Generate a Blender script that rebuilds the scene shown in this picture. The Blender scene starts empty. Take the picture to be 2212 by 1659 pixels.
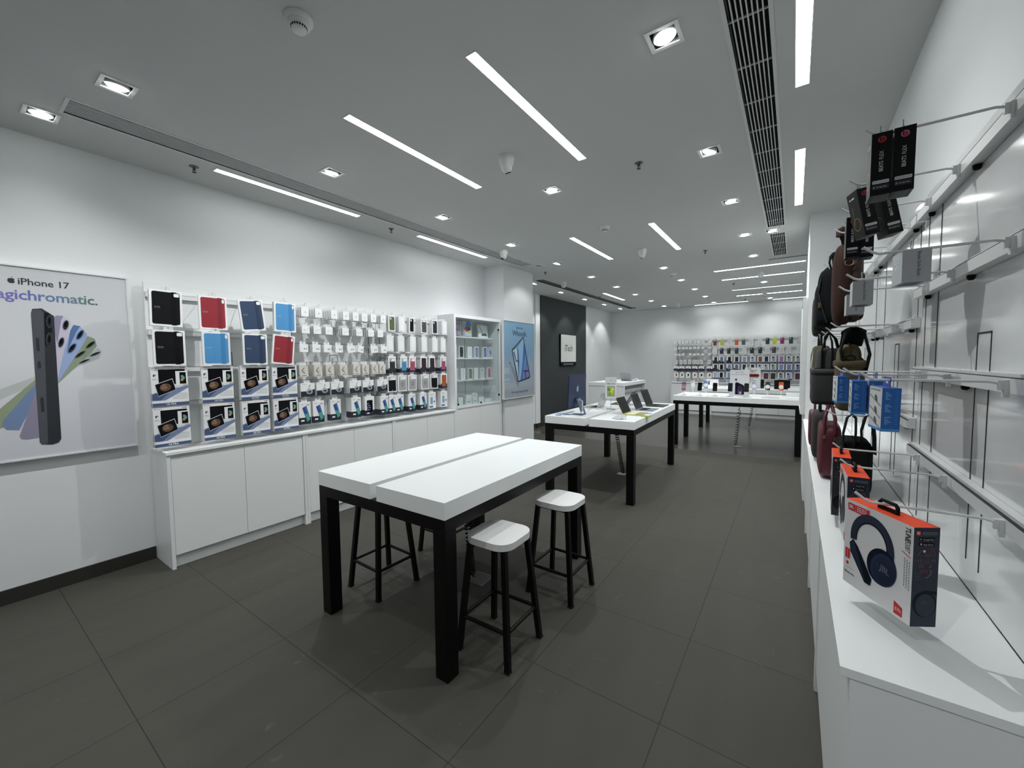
import bpy, math, random
from mathutils import Vector, Matrix
C = bpy.context.scene.collection
random.seed(7)
PI = math.pi
sc = bpy.context.scene

# ---------------- camera ----------------
H = 1.6
yaw, pit, rol = map(math.radians, (-34.7965, -3.28196, -0.55737))
fwd = Vector((math.sin(yaw)*math.cos(pit), math.cos(yaw)*math.cos(pit), math.sin(pit)))
rgt = Vector((math.cos(yaw), -math.sin(yaw), 0)); upv = rgt.cross(fwd)
rr = rgt*math.cos(rol) + upv*math.sin(rol); uu = upv*math.cos(rol) - rgt*math.sin(rol)
cam = bpy.data.objects.new('camera', bpy.data.cameras.new('camera')); C.objects.link(cam)
cam.matrix_world = Matrix(((rr.x, uu.x, -fwd.x, 0), (rr.y, uu.y, -fwd.y, 0), (rr.z, uu.z, -fwd.z, H), (0, 0, 0, 1)))
cam.data.sensor_width = 36; cam.data.lens = 876.03/2212*36; cam.data.clip_start = 0.02
sc.camera = cam
# ---------------- world, exposure ----------------
w = bpy.data.worlds.new('world'); sc.world = w; w.use_nodes = True
w.node_tree.nodes['Background'].inputs[0].default_value = (.97, 1, .98, 1)
w.node_tree.nodes['Background'].inputs[1].default_value = 0.12
sc.view_settings.view_transform = 'Standard'; sc.view_settings.look = 'None'
sc.view_settings.gamma = 1; sc.view_settings.use_curve_mapping = False
sc.view_settings.exposure = 0.0
sc.cycles.use_denoising = True
sc.cycles.max_bounces = 8; sc.cycles.diffuse_bounces = 5; sc.cycles.glossy_bounces = 4; sc.cycles.transparent_max_bounces = 12
sc.cycles.sample_clamp_indirect = 6
STRIP_E = 15.0      # strip light emission
SPOT_W = 21.0        # each recessed spot lamp
LIGHT_COL = (0.97, 1.0, 0.985)

# ---------------- materials ----------------
def lin(h):
    h = h.lstrip('#'); r = [int(h[i:i+2], 16)/255 for i in (0, 2, 4)]
    return [c/12.92 if c <= .04045 else ((c+.055)/1.055)**2.4 for c in r]
MC = {}
def M(hexc, rough=.5, metal=0, coat=0, var=0, scale=30, bump=0, emit=0, name=None, spec=.5):
    if sum(lin(hexc)) < .04 and spec == .5 and not coat: spec = .18
    key = (hexc, rough, metal, coat, var, scale, bump, emit, spec)
    if key in MC: return MC[key]
    m = bpy.data.materials.new(name or 'mat_'+hexc.strip('#')); m.use_nodes = True
    nt = m.node_tree; b = nt.nodes['Principled BSDF']; c = lin(hexc)
    b.inputs['Base Color'].default_value = (*c, 1); b.inputs['Roughness'].default_value = rough
    b.inputs['Metallic'].default_value = metal; b.inputs['Coat Weight'].default_value = coat
    b.inputs['Coat Roughness'].default_value = .08; b.inputs['Specular IOR Level'].default_value = spec
    if emit:
        b.inputs['Emission Color'].default_value = (*LIGHT_COL, 1); b.inputs['Emission Strength'].default_value = emit
    if var or bump:
        tc = nt.nodes.new('ShaderNodeTexCoord'); n = nt.nodes.new('ShaderNodeTexNoise'); n.inputs['Scale'].default_value = scale
        n.inputs['Detail'].default_value = 4; nt.links.new(tc.outputs['Object'], n.inputs['Vector'])
        if var:
            mr = nt.nodes.new('ShaderNodeMapRange'); mr.inputs['To Min'].default_value = 1-var; mr.inputs['To Max'].default_value = 1+var
            nt.links.new(n.outputs['Fac'], mr.inputs['Value'])
            mx = nt.nodes.new('ShaderNodeVectorMath'); mx.operation = 'SCALE'; mx.inputs[0].default_value = c
            nt.links.new(mr.outputs[0], mx.inputs['Scale']); nt.links.new(mx.outputs[0], b.inputs['Base Color'])
        if bump:
            bp = nt.nodes.new('ShaderNodeBump'); bp.inputs['Strength'].default_value = bump; bp.inputs['Distance'].default_value = .002
            nt.links.new(n.outputs['Fac'], bp.inputs['Height']); nt.links.new(bp.outputs[0], b.inputs['Normal'])
    MC[key] = m; return m
WALL = M('#DDE0E1', .85, var=.015, scale=3, bump=.1, name='wall_paint')
CEIL = M('#CDCFCE', .9, var=.01, scale=3, name='ceiling_paint')
PANEL = M('#E1E4E4', .12, coat=.6, var=.01, scale=2, name='gloss_panel')
DARKWALL = M('#303637', .7, var=.02, scale=6, name='dark_wall')
SKIRT = M('#2B2A28', .5, name='dark_skirting')
WLAM = M('#E6E9EA', .38, var=.008, scale=5, name='white_laminate')
WTOP = M('#EAEEEE', .32, var=.006, scale=5, name='white_solid_top')
DOOR = M('#E6EAEA', .4, var=.008, scale=5, name='door_laminate')
GAP = M('#2A2C2D', .8, name='shadow_gap')
BLK = M('#070808', .38, name='black_metal', spec=.22)
BLKD = M('#050506', .6, name='black_matt')
WPL = M('#E4E6E6', .4, name='white_plastic')
WMET = M('#DADCDC', .35, metal=.1, name='white_metal')
ALU = M('#C2C6C8', .35, metal=.6, name='aluminium')
PAPER = M('#E9EBEC', .5, name='white_card')
PAPER2 = M('#D9DBDC', .5, name='grey_card')
NAVY = M('#1B2133', .45, name='navy_card')
INK = M('#1E2023', .6, name='ink'); INKG = M('#8A8E92', .6, name='grey_ink')
LED = M('#FFFFFF', .5, emit=STRIP_E, name='led_diffuser')
LEDDIM = M('#FFFFFF', .5, emit=2.2, name='dim_led_diffuser'); LEDBACK = M('#FFFFFF', .5, emit=7, name='back_led_diffuser')
LENS = M('#FFFFFF', .4, emit=26.0, name='lamp_lens')
LENSOFF = M('#8C9091', .3, name='unlit_lens')
def clear_mat(name, tint=(.93, .96, .96), rough=.02, extra=.0):
    m = bpy.data.materials.new(name); m.use_nodes = True; nt = m.node_tree
    for n in list(nt.nodes): nt.nodes.remove(n)
    o = nt.nodes.new('ShaderNodeOutputMaterial'); mx = nt.nodes.new('ShaderNodeMixShader'); fr = nt.nodes.new('ShaderNodeFresnel')
    t = nt.nodes.new('ShaderNodeBsdfTransparent'); g = nt.nodes.new('ShaderNodeBsdfGlossy')
    t.inputs[0].default_value = (*tint, 1); g.inputs['Roughness'].default_value = rough
    ge = nt.nodes.new('ShaderNodeNewGeometry'); io = nt.nodes.new('ShaderNodeMapRange'); io.inputs['To Min'].default_value = 1.5; io.inputs['To Max'].default_value = 1/1.5
    nt.links.new(ge.outputs['Backfacing'], io.inputs['Value']); nt.links.new(io.outputs[0], fr.inputs['IOR'])
    ad = nt.nodes.new('ShaderNodeMath'); ad.operation = 'ADD'; ad.inputs[1].default_value = extra; nt.links.new(fr.outputs[0], ad.inputs[0])
    nt.links.new(ad.outputs[0], mx.inputs[0]); nt.links.new(t.outputs[0], mx.inputs[1]); nt.links.new(g.outputs[0], mx.inputs[2])
    nt.links.new(mx.outputs[0], o.inputs[0]); return m
GLASS = clear_mat('clear_glass'); ACRYL = clear_mat('clear_acrylic', (.86, .89, .9), .05, .04)
def grad_mat(name, stops, axis=2, lo=0, hi=1, rough=.4):
    """printed colour blend along an object axis (object coordinates lo..hi)"""
    m = bpy.data.materials.new(name); m.use_nodes = True; nt = m.node_tree; b = nt.nodes['Principled BSDF']
    b.inputs['Roughness'].default_value = rough
    tc = nt.nodes.new('ShaderNodeTexCoord'); sp = nt.nodes.new('ShaderNodeSeparateXYZ'); mr = nt.nodes.new('ShaderNodeMapRange')
    cr = nt.nodes.new('ShaderNodeValToRGB'); mr.inputs['From Min'].default_value = lo; mr.inputs['From Max'].default_value = hi
    nt.links.new(tc.outputs['Object'], sp.inputs[0]); nt.links.new(sp.outputs[axis], mr.inputs['Value'])
    nt.links.new(mr.outputs[0], cr.inputs[0]); nt.links.new(cr.outputs[0], b.inputs['Base Color'])
    while len(cr.color_ramp.elements) < len(stops): cr.color_ramp.elements.new(.5)
    for e, (p, h) in zip(cr.color_ramp.elements, stops): e.position = p; e.color = (*lin(h), 1)
    return m

# ---------------- mesh building ----------------
class MB:
    def __init__(s, mat=None): s.v = []; s.f = []; s.mi = []; s.sm = []; s.mats = []; s.X = Matrix(); s.d = mat
    def _m(s, m):
        m = m or s.d
        if m not in s.mats: s.mats.append(m)
        return s.mats.index(m)
    def add(s, vs, fs, mat=None, smooth=False):
        o = len(s.v); s.v += [tuple(s.X @ Vector(v)) for v in vs]; k = s._m(mat)
        for f in fs: s.f.append([i+o for i in f]); s.mi.append(k); s.sm.append(smooth)
        return s
    def box(s, x0, x1, y0, y1, z0, z1, mat=None, fm={}):
        vs = [(x, y, z) for z in (z0, z1) for y in (y0, y1) for x in (x0, x1)]
        F = {'b': (0, 2, 3, 1), 't': (4, 5, 7, 6), 'f': (0, 1, 5, 4), 'k': (3, 2, 6, 7), 'l': (2, 0, 4, 6), 'r': (1, 3, 7, 5)}
        if not fm: return s.add(vs, list(F.values()), mat)
        s.add(vs, [F[k] for k in F if k not in fm], mat)
        for k in fm: s.add([vs[i] for i in F[k]], [(0, 1, 2, 3)], fm[k])
        return s
    def prism(s, pts, z0, z1, mat=None, smooth=False):
        n = len(pts); vs = [(x, y, z0) for x, y in pts]+[(x, y, z1) for x, y in pts]
        s.add(vs, [tuple(range(n-1, -1, -1)), tuple(range(n, 2*n))], mat)
        return s.add(vs, [(i, (i+1) % n, n+(i+1) % n, n+i) for i in range(n)], mat, smooth)
    def tube(s, path, r, mat=None, n=8, up=None):
        P = [Vector(p) for p in path]; R = r if isinstance(r, list) else [r]*len(P); vs = []; prev = None
        for i, p in enumerate(P):
            t = (P[min(i+1, len(P)-1)]-P[max(i-1, 0)]).normalized()
            if prev is None: a = t.cross(Vector((0, 0, 1)) if abs(t.z) < .9 else Vector((1, 0, 0))).normalized()
            else: a = (prev - t*prev.dot(t)).normalized()
            prev = a; b = t.cross(a); ra = R[i]; rb = ra
            if isinstance(ra, tuple): ra, rb = ra
            vs += [p+a*ra*math.cos(2*PI*k/n)+b*rb*math.sin(2*PI*k/n) for k in range(n)]
        fs = [(i*n+k, i*n+(k+1) % n, (i+1)*n+(k+1) % n, (i+1)*n+k) for i in range(len(P)-1) for k in range(n)]
        s.add(vs, fs, mat, True); o = (len(P)-1)*n
        s.add(vs[:n], [tuple(range(n-1, -1, -1))], mat); s.add(vs[o:], [tuple(range(n))], mat); return s
    def lathe(s, prof, mat=None, n=24, c=(0, 0), smooth=True):
        vs = [(c[0]+r*math.cos(2*PI*k/n), c[1]+r*math.sin(2*PI*k/n), z) for r, z in prof for k in range(n)]
        fs = [(i*n+k, i*n+(k+1) % n, (i+1)*n+(k+1) % n, (i+1)*n+k) for i in range(len(prof)-1) for k in range(n)]
        s.add(vs, fs, mat, smooth); e = (len(prof)-1)*n
        s.add(vs[:n], [tuple(range(n-1, -1, -1))], mat); s.add(vs[e:], [tuple(range(n))], mat); return s
    def blob(s, c, h, e1=.35, e2=.45, mat=None, nu=28, nv=16, taper=0):
        def p(q, e): return math.copysign(abs(q)**e, q)
        vs = []
        for j in range(nv+1):
            a = -PI/2+PI*j/nv
            for i in range(nu):
                b = 2*PI*i/nu; zz = p(math.sin(a), e1); k = p(math.cos(a), e1)*(1-taper*zz)
                vs.append((c[0]+h[0]*k*p(math.cos(b), e2), c[1]+h[1]*k*p(math.sin(b), e2), c[2]+h[2]*zz))
        fs = [(j*nu+i, j*nu+(i+1) % nu, (j+1)*nu+(i+1) % nu, (j+1)*nu+i) for j in range(nv) for i in range(nu)]
        return s.add(vs, fs, mat, True)
    # flat print on a face: frame fr = (origin, U, V, N)
    def deco(s, fr, pts, mat, lift=.0004):
        o, U, V, N = fr; return s.add([o+U*x+V*y+N*lift for x, y in pts], [tuple(range(len(pts)))], mat)
    def text(s, fr, body, x, y, size, mat, lift=.0006, align='CENTER', rot=0, bold=0, maxw=None, shear=0):
        vs, fs, wd = glyphs(body, align, bold, shear); k = size
        if maxw and wd*size > maxw: k = size*maxw/(wd*size)
        o, U, V, N = fr; c, q = math.cos(rot), math.sin(rot)
        return s.add([o+U*(x+c*a*k-q*b*size)+V*(y+q*a*k+c*b*size)+N*lift for a, b in vs], fs, mat)
    def mesh(s, name):
        me = bpy.data.meshes.new(name); me.from_pydata(s.v, [], s.f)
        for m in s.mats: me.materials.append(m)
        me.polygons.foreach_set('material_index', s.mi); me.polygons.foreach_set('use_smooth', s.sm); me.update(); return me
    def build(s, name, parent=None, loc=None, bevel=0):
        o = bpy.data.objects.new(name, s.mesh(name)); C.objects.link(o); o.parent = parent
        if loc: o.location = loc
        if bevel:
            b = o.modifiers.new('bevel', 'BEVEL'); b.width = bevel; b.segments = 2; b.limit_method = 'ANGLE'
        return o
TC = {}
def glyphs(body, align, bold, shear):
    k = (body, align, bold, shear)
    if k not in TC:
        cu = bpy.data.curves.new('t', 'FONT'); cu.body = body; cu.align_x = align; cu.align_y = 'CENTER'; cu.size = 1; cu.resolution_u = 2
        cu.offset = bold; cu.shear = shear; cu.space_character = .96
        ob = bpy.data.objects.new('t', cu); me = bpy.data.meshes.new_from_object(ob)
        vs = [(v.co.x, v.co.y) for v in me.vertices]; fs = [tuple(p.vertices) for p in me.polygons]
        wd = (max(v[0] for v in vs)-min(v[0] for v in vs)) if vs else 0
        bpy.data.objects.remove(ob); bpy.data.curves.remove(cu); bpy.data.meshes.remove(me); TC[k] = (vs, fs, wd)
    return TC[k]
def ell(cx, cy, rx, ry, n=20, a0=0, a1=2*PI, rot=0):
    full = abs(a1-a0-2*PI) < 1e-6; c, q = math.cos(rot), math.sin(rot); r = []
    for i in range(n if full else n+1):
        a = a0+(a1-a0)*i/n; x, y = rx*math.cos(a), ry*math.sin(a); r.append((cx+c*x-q*y, cy+q*x+c*y))
    return r
def rect(x0, y0, x1, y1): return [(x0, y0), (x1, y0), (x1, y1), (x0, y1)]
def rrect(x0, y0, x1, y1, r, n=5):
    p = []
    for cx, cy, a in ((x1-r, y0+r, -PI/2), (x1-r, y1-r, 0), (x0+r, y1-r, PI/2), (x0+r, y0+r, PI)):
        p += [(cx+r*math.cos(a+PI/2*i/n), cy+r*math.sin(a+PI/2*i/n)) for i in range(n+1)]
    return p
def ring(b, fr, cx, cy, r0, r1, mat, lift, n=24, a0=0, a1=2*PI, sy=1):
    o, U, V, N = fr; vs = []
    for i in range(n+1):
        a = a0+(a1-a0)*i/n
        for r in (r0, r1): vs.append(o+U*(cx+r*math.cos(a))+V*(cy+r*sy*math.sin(a))+N*lift)
    b.add(vs, [(2*i, 2*i+1, 2*i+3, 2*i+2) for i in range(n)], mat)
def line(b, fr, x0, y0, x1, y1, wd, mat, lift=.0006):
    d = Vector((x1-x0, y1-y0)); n = Vector((-d.y, d.x)).normalized()*wd/2
    b.deco(fr, [(x0-n.x, y0-n.y), (x1-n.x, y1-n.y), (x1+n.x, y1+n.y), (x0+n.x, y0+n.y)], mat, lift)
def fruit(b, fr, cx, cy, s, mat, lift=.0008):
    """the bitten fruit mark"""
    L = []
    for i in range(44):
        a = 2*PI*i/44; r = 1-.10*abs(math.cos(a))**6*0; x = .82*math.cos(a); y = .9*math.sin(a)
        if abs(x) < .35 and y > 0: y -= .16*(1-abs(x)/.35)
        if abs(x) < .3 and y < 0: y += .10*(1-abs(x)/.3)
        x *= 1+.06*y
        dx, dy = x-1.02, y-.12
        dd = math.hypot(dx, dy)
        if dd < .42: x, y = 1.02+dx/dd*.42, .12+dy/dd*.42
        L.append((cx+x*s/2, cy+y*s/2))
    b.deco(fr, L, mat, lift)
    b.deco(fr, [(cx+s*q[0], cy+s*q[1]) for q in ((-.02, .48), (.04, .60), (.16, .70), (.15, .58), (.08, .50))], mat, lift)
def frf(x0, z0, y=0): return (Vector((x0, y, z0)), Vector((1, 0, 0)), Vector((0, 0, 1)), Vector((0, -1, 0)))   # faces -y
def frr(x, y0, z0): return (Vector((x, y0, z0)), Vector((0, 1, 0)), Vector((0, 0, 1)), Vector((1, 0, 0)))      # faces +x
def frl(x, y1, z0): return (Vector((x, y1, z0)), Vector((0, -1, 0)), Vector((0, 0, 1)), Vector((-1, 0, 0)))    # faces -x
def frt(x0, y0, z): return (Vector((x0, y0, z)), Vector((1, 0, 0)), Vector((0, 1, 0)), Vector((0, 0, 1)))      # faces up

# ---------------- scene objects ----------------
def tag(o, label, cat, group=None, kind=None):
    o['label'] = label; o['category'] = cat
    if group: o['group'] = group
    if kind: o['kind'] = kind
    return o
def thing(name, label, cat, loc=(0, 0, 0), rz=0, group=None):
    o = bpy.data.objects.new(name, None); C.objects.link(o); o.location = loc; o.rotation_euler = (0, 0, rz); o.empty_display_size = .05
    return tag(o, label, cat, group)
def struct(name, b, label=None):
    o = b.build(name); o['kind'] = 'structure'
    if label: o['label'] = label
    return o
def copy_tree(o, parent=None):
    c = o.copy(); C.objects.link(c); c.parent = parent
    for ch in list(KIDS.get(o.name, [])): copy_tree(ch, c)
    return c
KIDS = {}
def proto(o):
    """remember children by name so that copies need no scene scan"""
    def walk(q):
        KIDS[q.name] = [c for c in bpy.data.objects if c.parent == q]
        for c in KIDS[q.name]: walk(c)
    walk(o); o['_used'] = 0; return o
def use(p, loc, rot, label, group=None, scale=None):
    if not p['_used']: o = p; p['_used'] = 1
    else: o = copy_tree(p); o['_used'] = 1
    o.location = loc; o.rotation_euler = rot; o['label'] = label
    if scale: o.scale = scale
    if group: o['group'] = group
    elif 'group' in o: del o['group']
    return o
ORD = ['zeroth', 'first', 'second', 'third', 'fourth', 'fifth', 'sixth', 'seventh', 'eighth', 'ninth', 'tenth', 'eleventh', 'twelfth', 'thirteenth', 'fourteenth', 'fifteenth', 'sixteenth', 'seventeenth', 'eighteenth']

# =====================================================================
#  ROOM SHELL
# =====================================================================
ZC = 3.16; XL = -4.30; XR = .495; XLF = -5.03; YB = 13.1; YF = -2.6
def floor_mat():
    m = bpy.data.materials.new('floor_tiles'); m.use_nodes = True; nt = m.node_tree; b = nt.nodes['Principled BSDF']; L = nt.links.new
    tc = nt.nodes.new('ShaderNodeTexCoord'); mp = nt.nodes.new('ShaderNodeMapping'); mp.inputs['Location'].default_value = (1.095+.648*20, -.455+.648*20, 0)
    br = nt.nodes.new('ShaderNodeTexBrick'); br.offset = 0; br.inputs['Scale'].default_value = 1; br.inputs['Mortar Size'].default_value = .0022
    br.inputs['Brick Width'].default_value = .648; br.inputs['Row Height'].default_value = .648; br.inputs['Mortar Smooth'].default_value = .3
    br.inputs['Color1'].default_value = (*lin('#42413C'), 1); br.inputs['Color2'].default_value = (*lin('#44433E'), 1); br.inputs['Mortar'].default_value = (*lin('#2A2927'), 1)
    L(tc.outputs['Object'], mp.inputs[0]); L(mp.outputs[0], br.inputs['Vector'])
    n = nt.nodes.new('ShaderNodeTexNoise'); n.inputs['Scale'].default_value = 1.6; n.inputs['Detail'].default_value = 8
    st = nt.nodes.new('ShaderNodeMapping'); st.inputs['Scale'].default_value = (4, .7, 1); L(tc.outputs['Object'], st.inputs[0]); L(st.outputs[0], n.inputs['Vector'])
    mr = nt.nodes.new('ShaderNodeMapRange'); mr.inputs['From Min'].default_value = .3; mr.inputs['From Max'].default_value = .7; mr.inputs['To Min'].default_value = .93; mr.inputs['To Max'].default_value = 1.07
    L(n.outputs['Fac'], mr.inputs['Value'])
    sm = nt.nodes.new('ShaderNodeVectorMath'); sm.operation = 'SCALE'; L(br.outputs['Color'], sm.inputs[0]); L(mr.outputs[0], sm.inputs['Scale'])
    # scuffs
    v = nt.nodes.new('ShaderNodeTexNoise'); v.inputs['Scale'].default_value = 9; v.inputs['Detail'].default_value = 2; v.inputs['Distortion'].default_value = 1.5; L(tc.outputs['Object'], v.inputs['Vector'])
    vr = nt.nodes.new('ShaderNodeMapRange'); vr.inputs['From Min'].default_value = .70; vr.inputs['From Max'].default_value = .78; vr.inputs['To Max'].default_value = .35; L(v.outputs['Fac'], vr.inputs['Value'])
    mx = nt.nodes.new('ShaderNodeMix'); mx.data_type = 'RGBA'; L(vr.outputs[0], mx.inputs['Factor']); L(sm.outputs[0], mx.inputs['A']); mx.inputs['B'].default_value = (*lin('#656460'), 1)
    L(mx.outputs['Result'], b.inputs['Base Color'])
    sx = nt.nodes.new('ShaderNodeSeparateXYZ'); L(tc.outputs['Object'], sx.inputs[0])
    gt = nt.nodes.new('ShaderNodeMath'); gt.operation = 'GREATER_THAN'; gt.inputs[1].default_value = 7.58; L(sx.outputs[1], gt.inputs[0])
    ro = nt.nodes.new('ShaderNodeMapRange'); ro.inputs['To Min'].default_value = .6; ro.inputs['To Max'].default_value = .24; L(gt.outputs[0], ro.inputs['Value'])
    L(ro.outputs[0], b.inputs['Roughness']); b.inputs['Specular IOR Level'].default_value = .2
    bp = nt.nodes.new('ShaderNodeBump'); bp.inputs['Strength'].default_value = .4; bp.inputs['Distance'].default_value = .0015; bp.invert = True; L(br.outputs['Fac'], bp.inputs['Height']); L(bp.outputs[0], b.inputs['Normal'])
    return m
struct('floor', MB(floor_mat()).box(-5.2, 1.0, YF, 13.3, -.1, 0), 'dark grey square floor tiles')
# ceiling with real holes for recessed lamps and grilles
DL = [(x, y) for x in (-3.16,) for y in (.69, 1.98, 3.27, 4.576, 5.872, 7.194, 8.5, 9.764, 11.07, 12.4)]
DL += [(-3.883, .485), (-1.866, 3.357), (-1.865, 7.257), (-1.865, 8.57), (-1.86, 9.86), (-1.86, 11.17), (-1.863, 12.5), (-.555, 2.122), (-.56, 3.444), (-.557, 4.638), (-.549, 5.973), (-.258, 5.984), (-.548, 7.243),
       (-3.50, 5.833), (-4.43, 8.395), (-4.445, 9.725), (-4.418, 10.963), (-4.384, 12.16), (-4.357, 7.11), (-.543, 9.83), (-.547, 12.52),
       (-3.16, -.6), (-1.86, -.6), (-.555, -.6)]  # unseen lamps behind the viewer, added to light the camera end
GR = [(-3.745, -3.535, .56, 5.70, 9), (-.292, -.132, -.9, 5.795, 8), (-.285, -.135, 6.14, 7.43, 8), (-.37, .49, 7.66, 7.71, 1), (-4.19, -4.01, 6.85, 12.40, 1), (-4.0, .49, 12.955, 12.995, 1)]
holes = [(x-.058, x+.058, y-.058, y+.058) for x, y in DL]+[(a, b_, c, d) for a, b_, c, d, n in GR]
xs = sorted({-5.2, 1.0}|{v for h in holes for v in h[:2]}); ys = sorted({YF, 13.3}|{v for h in holes for v in h[2:]})
cb = MB(CEIL); vid = {(i, j): i*len(ys)+j for i in range(len(xs)) for j in range(len(ys))}
fs = []
for i in range(len(xs)-1):
    for j in range(len(ys)-1):
        cx, cy = (xs[i]+xs[i+1])/2, (ys[j]+ys[j+1])/2
        if any(h[0] < cx < h[1] and h[2] < cy < h[3] for h in holes): continue
        fs.append((vid[i, j], vid[i, j+1], vid[i+1, j+1], vid[i+1, j]))
cb.add([(x, y, ZC) for x in xs for y in ys], fs); cb.add([(-5.2, YF, 3.5), (1, YF, 3.5), (1, 13.3, 3.5), (-5.2, 13.3, 3.5)], [(0, 1, 2, 3)], GAP)
struct('ceiling', cb, 'flat painted ceiling')
struct('wall_left', MB(WALL).box(XL-.9, XL, YF, 5.40, 0, ZC+.3), 'long white wall')
struct('wall_left_pillar', MB(WALL).box(-5.2, -3.90, 5.40, 6.30, 0, ZC+.3), 'white pillar projecting from left wall')
struct('wall_left_far', MB(WALL).box(XLF-.17, XLF, 6.30, YB+.2, 0, ZC+.3), 'white wall of the far bay')
struct('wall_left_feature', MB(DARKWALL).box(XLF, -5.0, 8.44, 11.0, 0, ZC), 'dark grey feature wall panel')
struct('trim_1', MB(WALL).box(XLF, -5.01, 8.20, 8.30, 0, ZC), 'white vertical wall trim')
struct('wall_back', MB(WALL).box(XLF, 1.0, YB, YB+.2, 0, ZC+.3), 'far white wall')
struct('wall_right', MB(WALL).box(XR, XR+.4, YF, YB, 0, ZC+.3), 'right white wall')
struct('wall_right_pillar', MB(WALL).box(.113, XR, 5.55, 6.75, 0, ZC), 'white pillar closing the right bay')
# the shop front behind the viewer is left open: world light enters as added fill
struct('baseboard_left', MB(SKIRT).box(XL, XL+.012, YF, 1.0, 0, .1))
struct('baseboard_left_far', MB(SKIRT).box(XLF, XLF+.03, 6.3, 8.20, 0, .1).box(XLF+.03, -4.98, 8.2, 11.0, 0, .1).box(XLF, XLF+.02, 11.0, YB, 0, .1).box(-5.03, -3.9, 6.30, 6.312, 0, .1))
struct('baseboard_back', MB(SKIRT).box(XLF, -3.0, YB-.015, YB, 0, .1))

# =====================================================================
#  CEILING FITTINGS
# =====================================================================
def far_word(y): return 'near' if y < 3 else ('middle' if y < 7 else 'far')
def aim_dir(x, y):
    if x < -4.2: return (-.30, 0) if y not in (7.11, 12.16) else (-.42, 0)
    if x < -3.8: return (-.05, 0)
    if (x, y) == (-3.16, 5.872): return (-.52, 0)
    if abs(x+3.16) < .02: return (-.22, 0) if y < 5.5 else (-.05, .12)
    if y > 12: return (0, .10)
    if (x, y) == (-.56, 3.444): return (-.35, .1)
    if x > -.3: return (.3, 0)
    if x > -.6 and y < 5: return (.14, .05)
    return (.02, .05)
AIM = {}
OFF = {(-3.50, 5.833)}
def downlight(i, x, y, label):
    t = thing('downlight', label, 'ceiling lamp', (x, y, ZC), 0, None)
    dx, dy = aim_dir(x, y)
    f = MB(WPL)
    for a in ((-.078, .078, -.078, -.058), (-.078, .078, .058, .078), (-.078, -.058, -.058, .058), (.058, .078, -.058, .058)): f.box(*a, -.004, 0)
    f.build('frame', t)
    r = MB(M('#55585A', .5))
    r.box(-.06, -.058, -.06, .06, 0, .11).box(.058, .06, -.06, .06, 0, .11).box(-.06, .06, -.06, -.058, 0, .11).box(-.06, .06, .058, .06, 0, .11).box(-.06, .06, -.06, .06, .11, .113)
    r.build('recess', t)
    on = (x, y) not in OFF
    ax = Vector((dx, dy, -1)).normalized(); q = Vector((0, 0, -1)).rotation_difference(ax).to_matrix().to_4x4()
    g = MB(WMET); g.X = Matrix.Translation((0, 0, .012)) @ q
    g.lathe([(.054, -.002), (.055, -.012), (.050, -.014), (.049, .0), (.046, .05)], n=28); g.build('gimbal_ring', t)
    l = MB(LENS if on else LENSOFF); l.X = Matrix.Translation((0, 0, .012)) @ q
    l.lathe([(.048, -.0135), (.040, -.022), (.02, -.028), (.003, -.029)], n=28); l.build('lens', t)
    if on:
        ld = bpy.data.lights.new('lamp_light', 'SPOT'); ld.energy = SPOT_W*3.2*(.08 if (x < -3.8 and y < 1) else .22 if (x, y) == (-3.16, 5.872) else .4 if (x < -4 or y > 12) else 1); ld.spot_size = math.radians(128); ld.spot_blend = 1.0
        if x < -4.2 or (x, y) == (-3.16, 5.872): ld.spot_size = math.radians(84 if x < -4.2 else 92); ld.spot_blend = .5; ld.shadow_soft_size = .02; ld.color = LIGHT_COL
        lo = bpy.data.objects.new('lamp_light', ld); C.objects.link(lo); lo.parent = t
        lo.location = Vector((0, 0, .012))+ax*.06; lo.rotation_euler = Vector((0, 0, -1)).rotation_difference(ax).to_euler()
    return t
def col_label(x):
    return 'leftmost' if x < -3.8 else ('left' if x < -3 else ('middle' if x < -1 else 'right'))
cnt = {}
rows_sorted = sorted(DL, key=lambda p: (col_label(p[0]) + ('b' if p[1] > 6.5 and p[0] < -4 else ''), p[1]))
for x, y in DL:
    if (x, y) == (-3.883, .485): lb = 'square recessed ceiling lamp nearest the large phone poster'
    elif (x, y) == (-3.50, 5.833): lb = 'unlit square ceiling recess beside the vent end, near pillar poster'
    elif (x, y) == (-.258, 5.984): lb = 'square recessed ceiling lamp between the two right vents'
    elif y < 0: lb = 'added unseen square ceiling lamp behind the viewer, %s column' % col_label(x)
    elif x < -4: lb = 'square recessed ceiling lamp over far left alcove, %s from front' % ORD[[7.11, 8.395, 9.725, 10.963, 12.16].index(y)+1]
    else:
        colx = [p[1] for p in sorted(DL, key=lambda p: p[1]) if col_label(p[0]) == col_label(x) and p[1] > 0 and p not in ((-3.50, 5.833), (-.258, 5.984))]
        lb = 'square recessed ceiling lamp, %s from front in the %s row' % (ORD[colx.index(y)+1], {'left': 'long left', 'middle': 'central', 'right': 'right hand'}[col_label(x)])
    downlight(0, x, y, lb)
def strip(x, y, L, along, label, mat=None, wd=.062):
    t = thing('strip_light', label, 'ceiling light', (x, y, ZC), 0 if along == 'y' else -PI/2)
    f = MB(WPL); h = wd/2+.005
    f.box(-h, -wd/2, -L/2-.005, L/2+.005, -.003, -.0002).box(wd/2, h, -L/2-.005, L/2+.005, -.003, -.0002).box(-wd/2, wd/2, -L/2-.005, -L/2, -.003, -.0002).box(-wd/2, wd/2, L/2, L/2+.005, -.003, -.0002)
    f.build('trim_frame', t); MB(mat or LED).box(-wd/2, wd/2, -L/2, L/2, -.0025, -.0003).build('diffuser', t)
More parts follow.
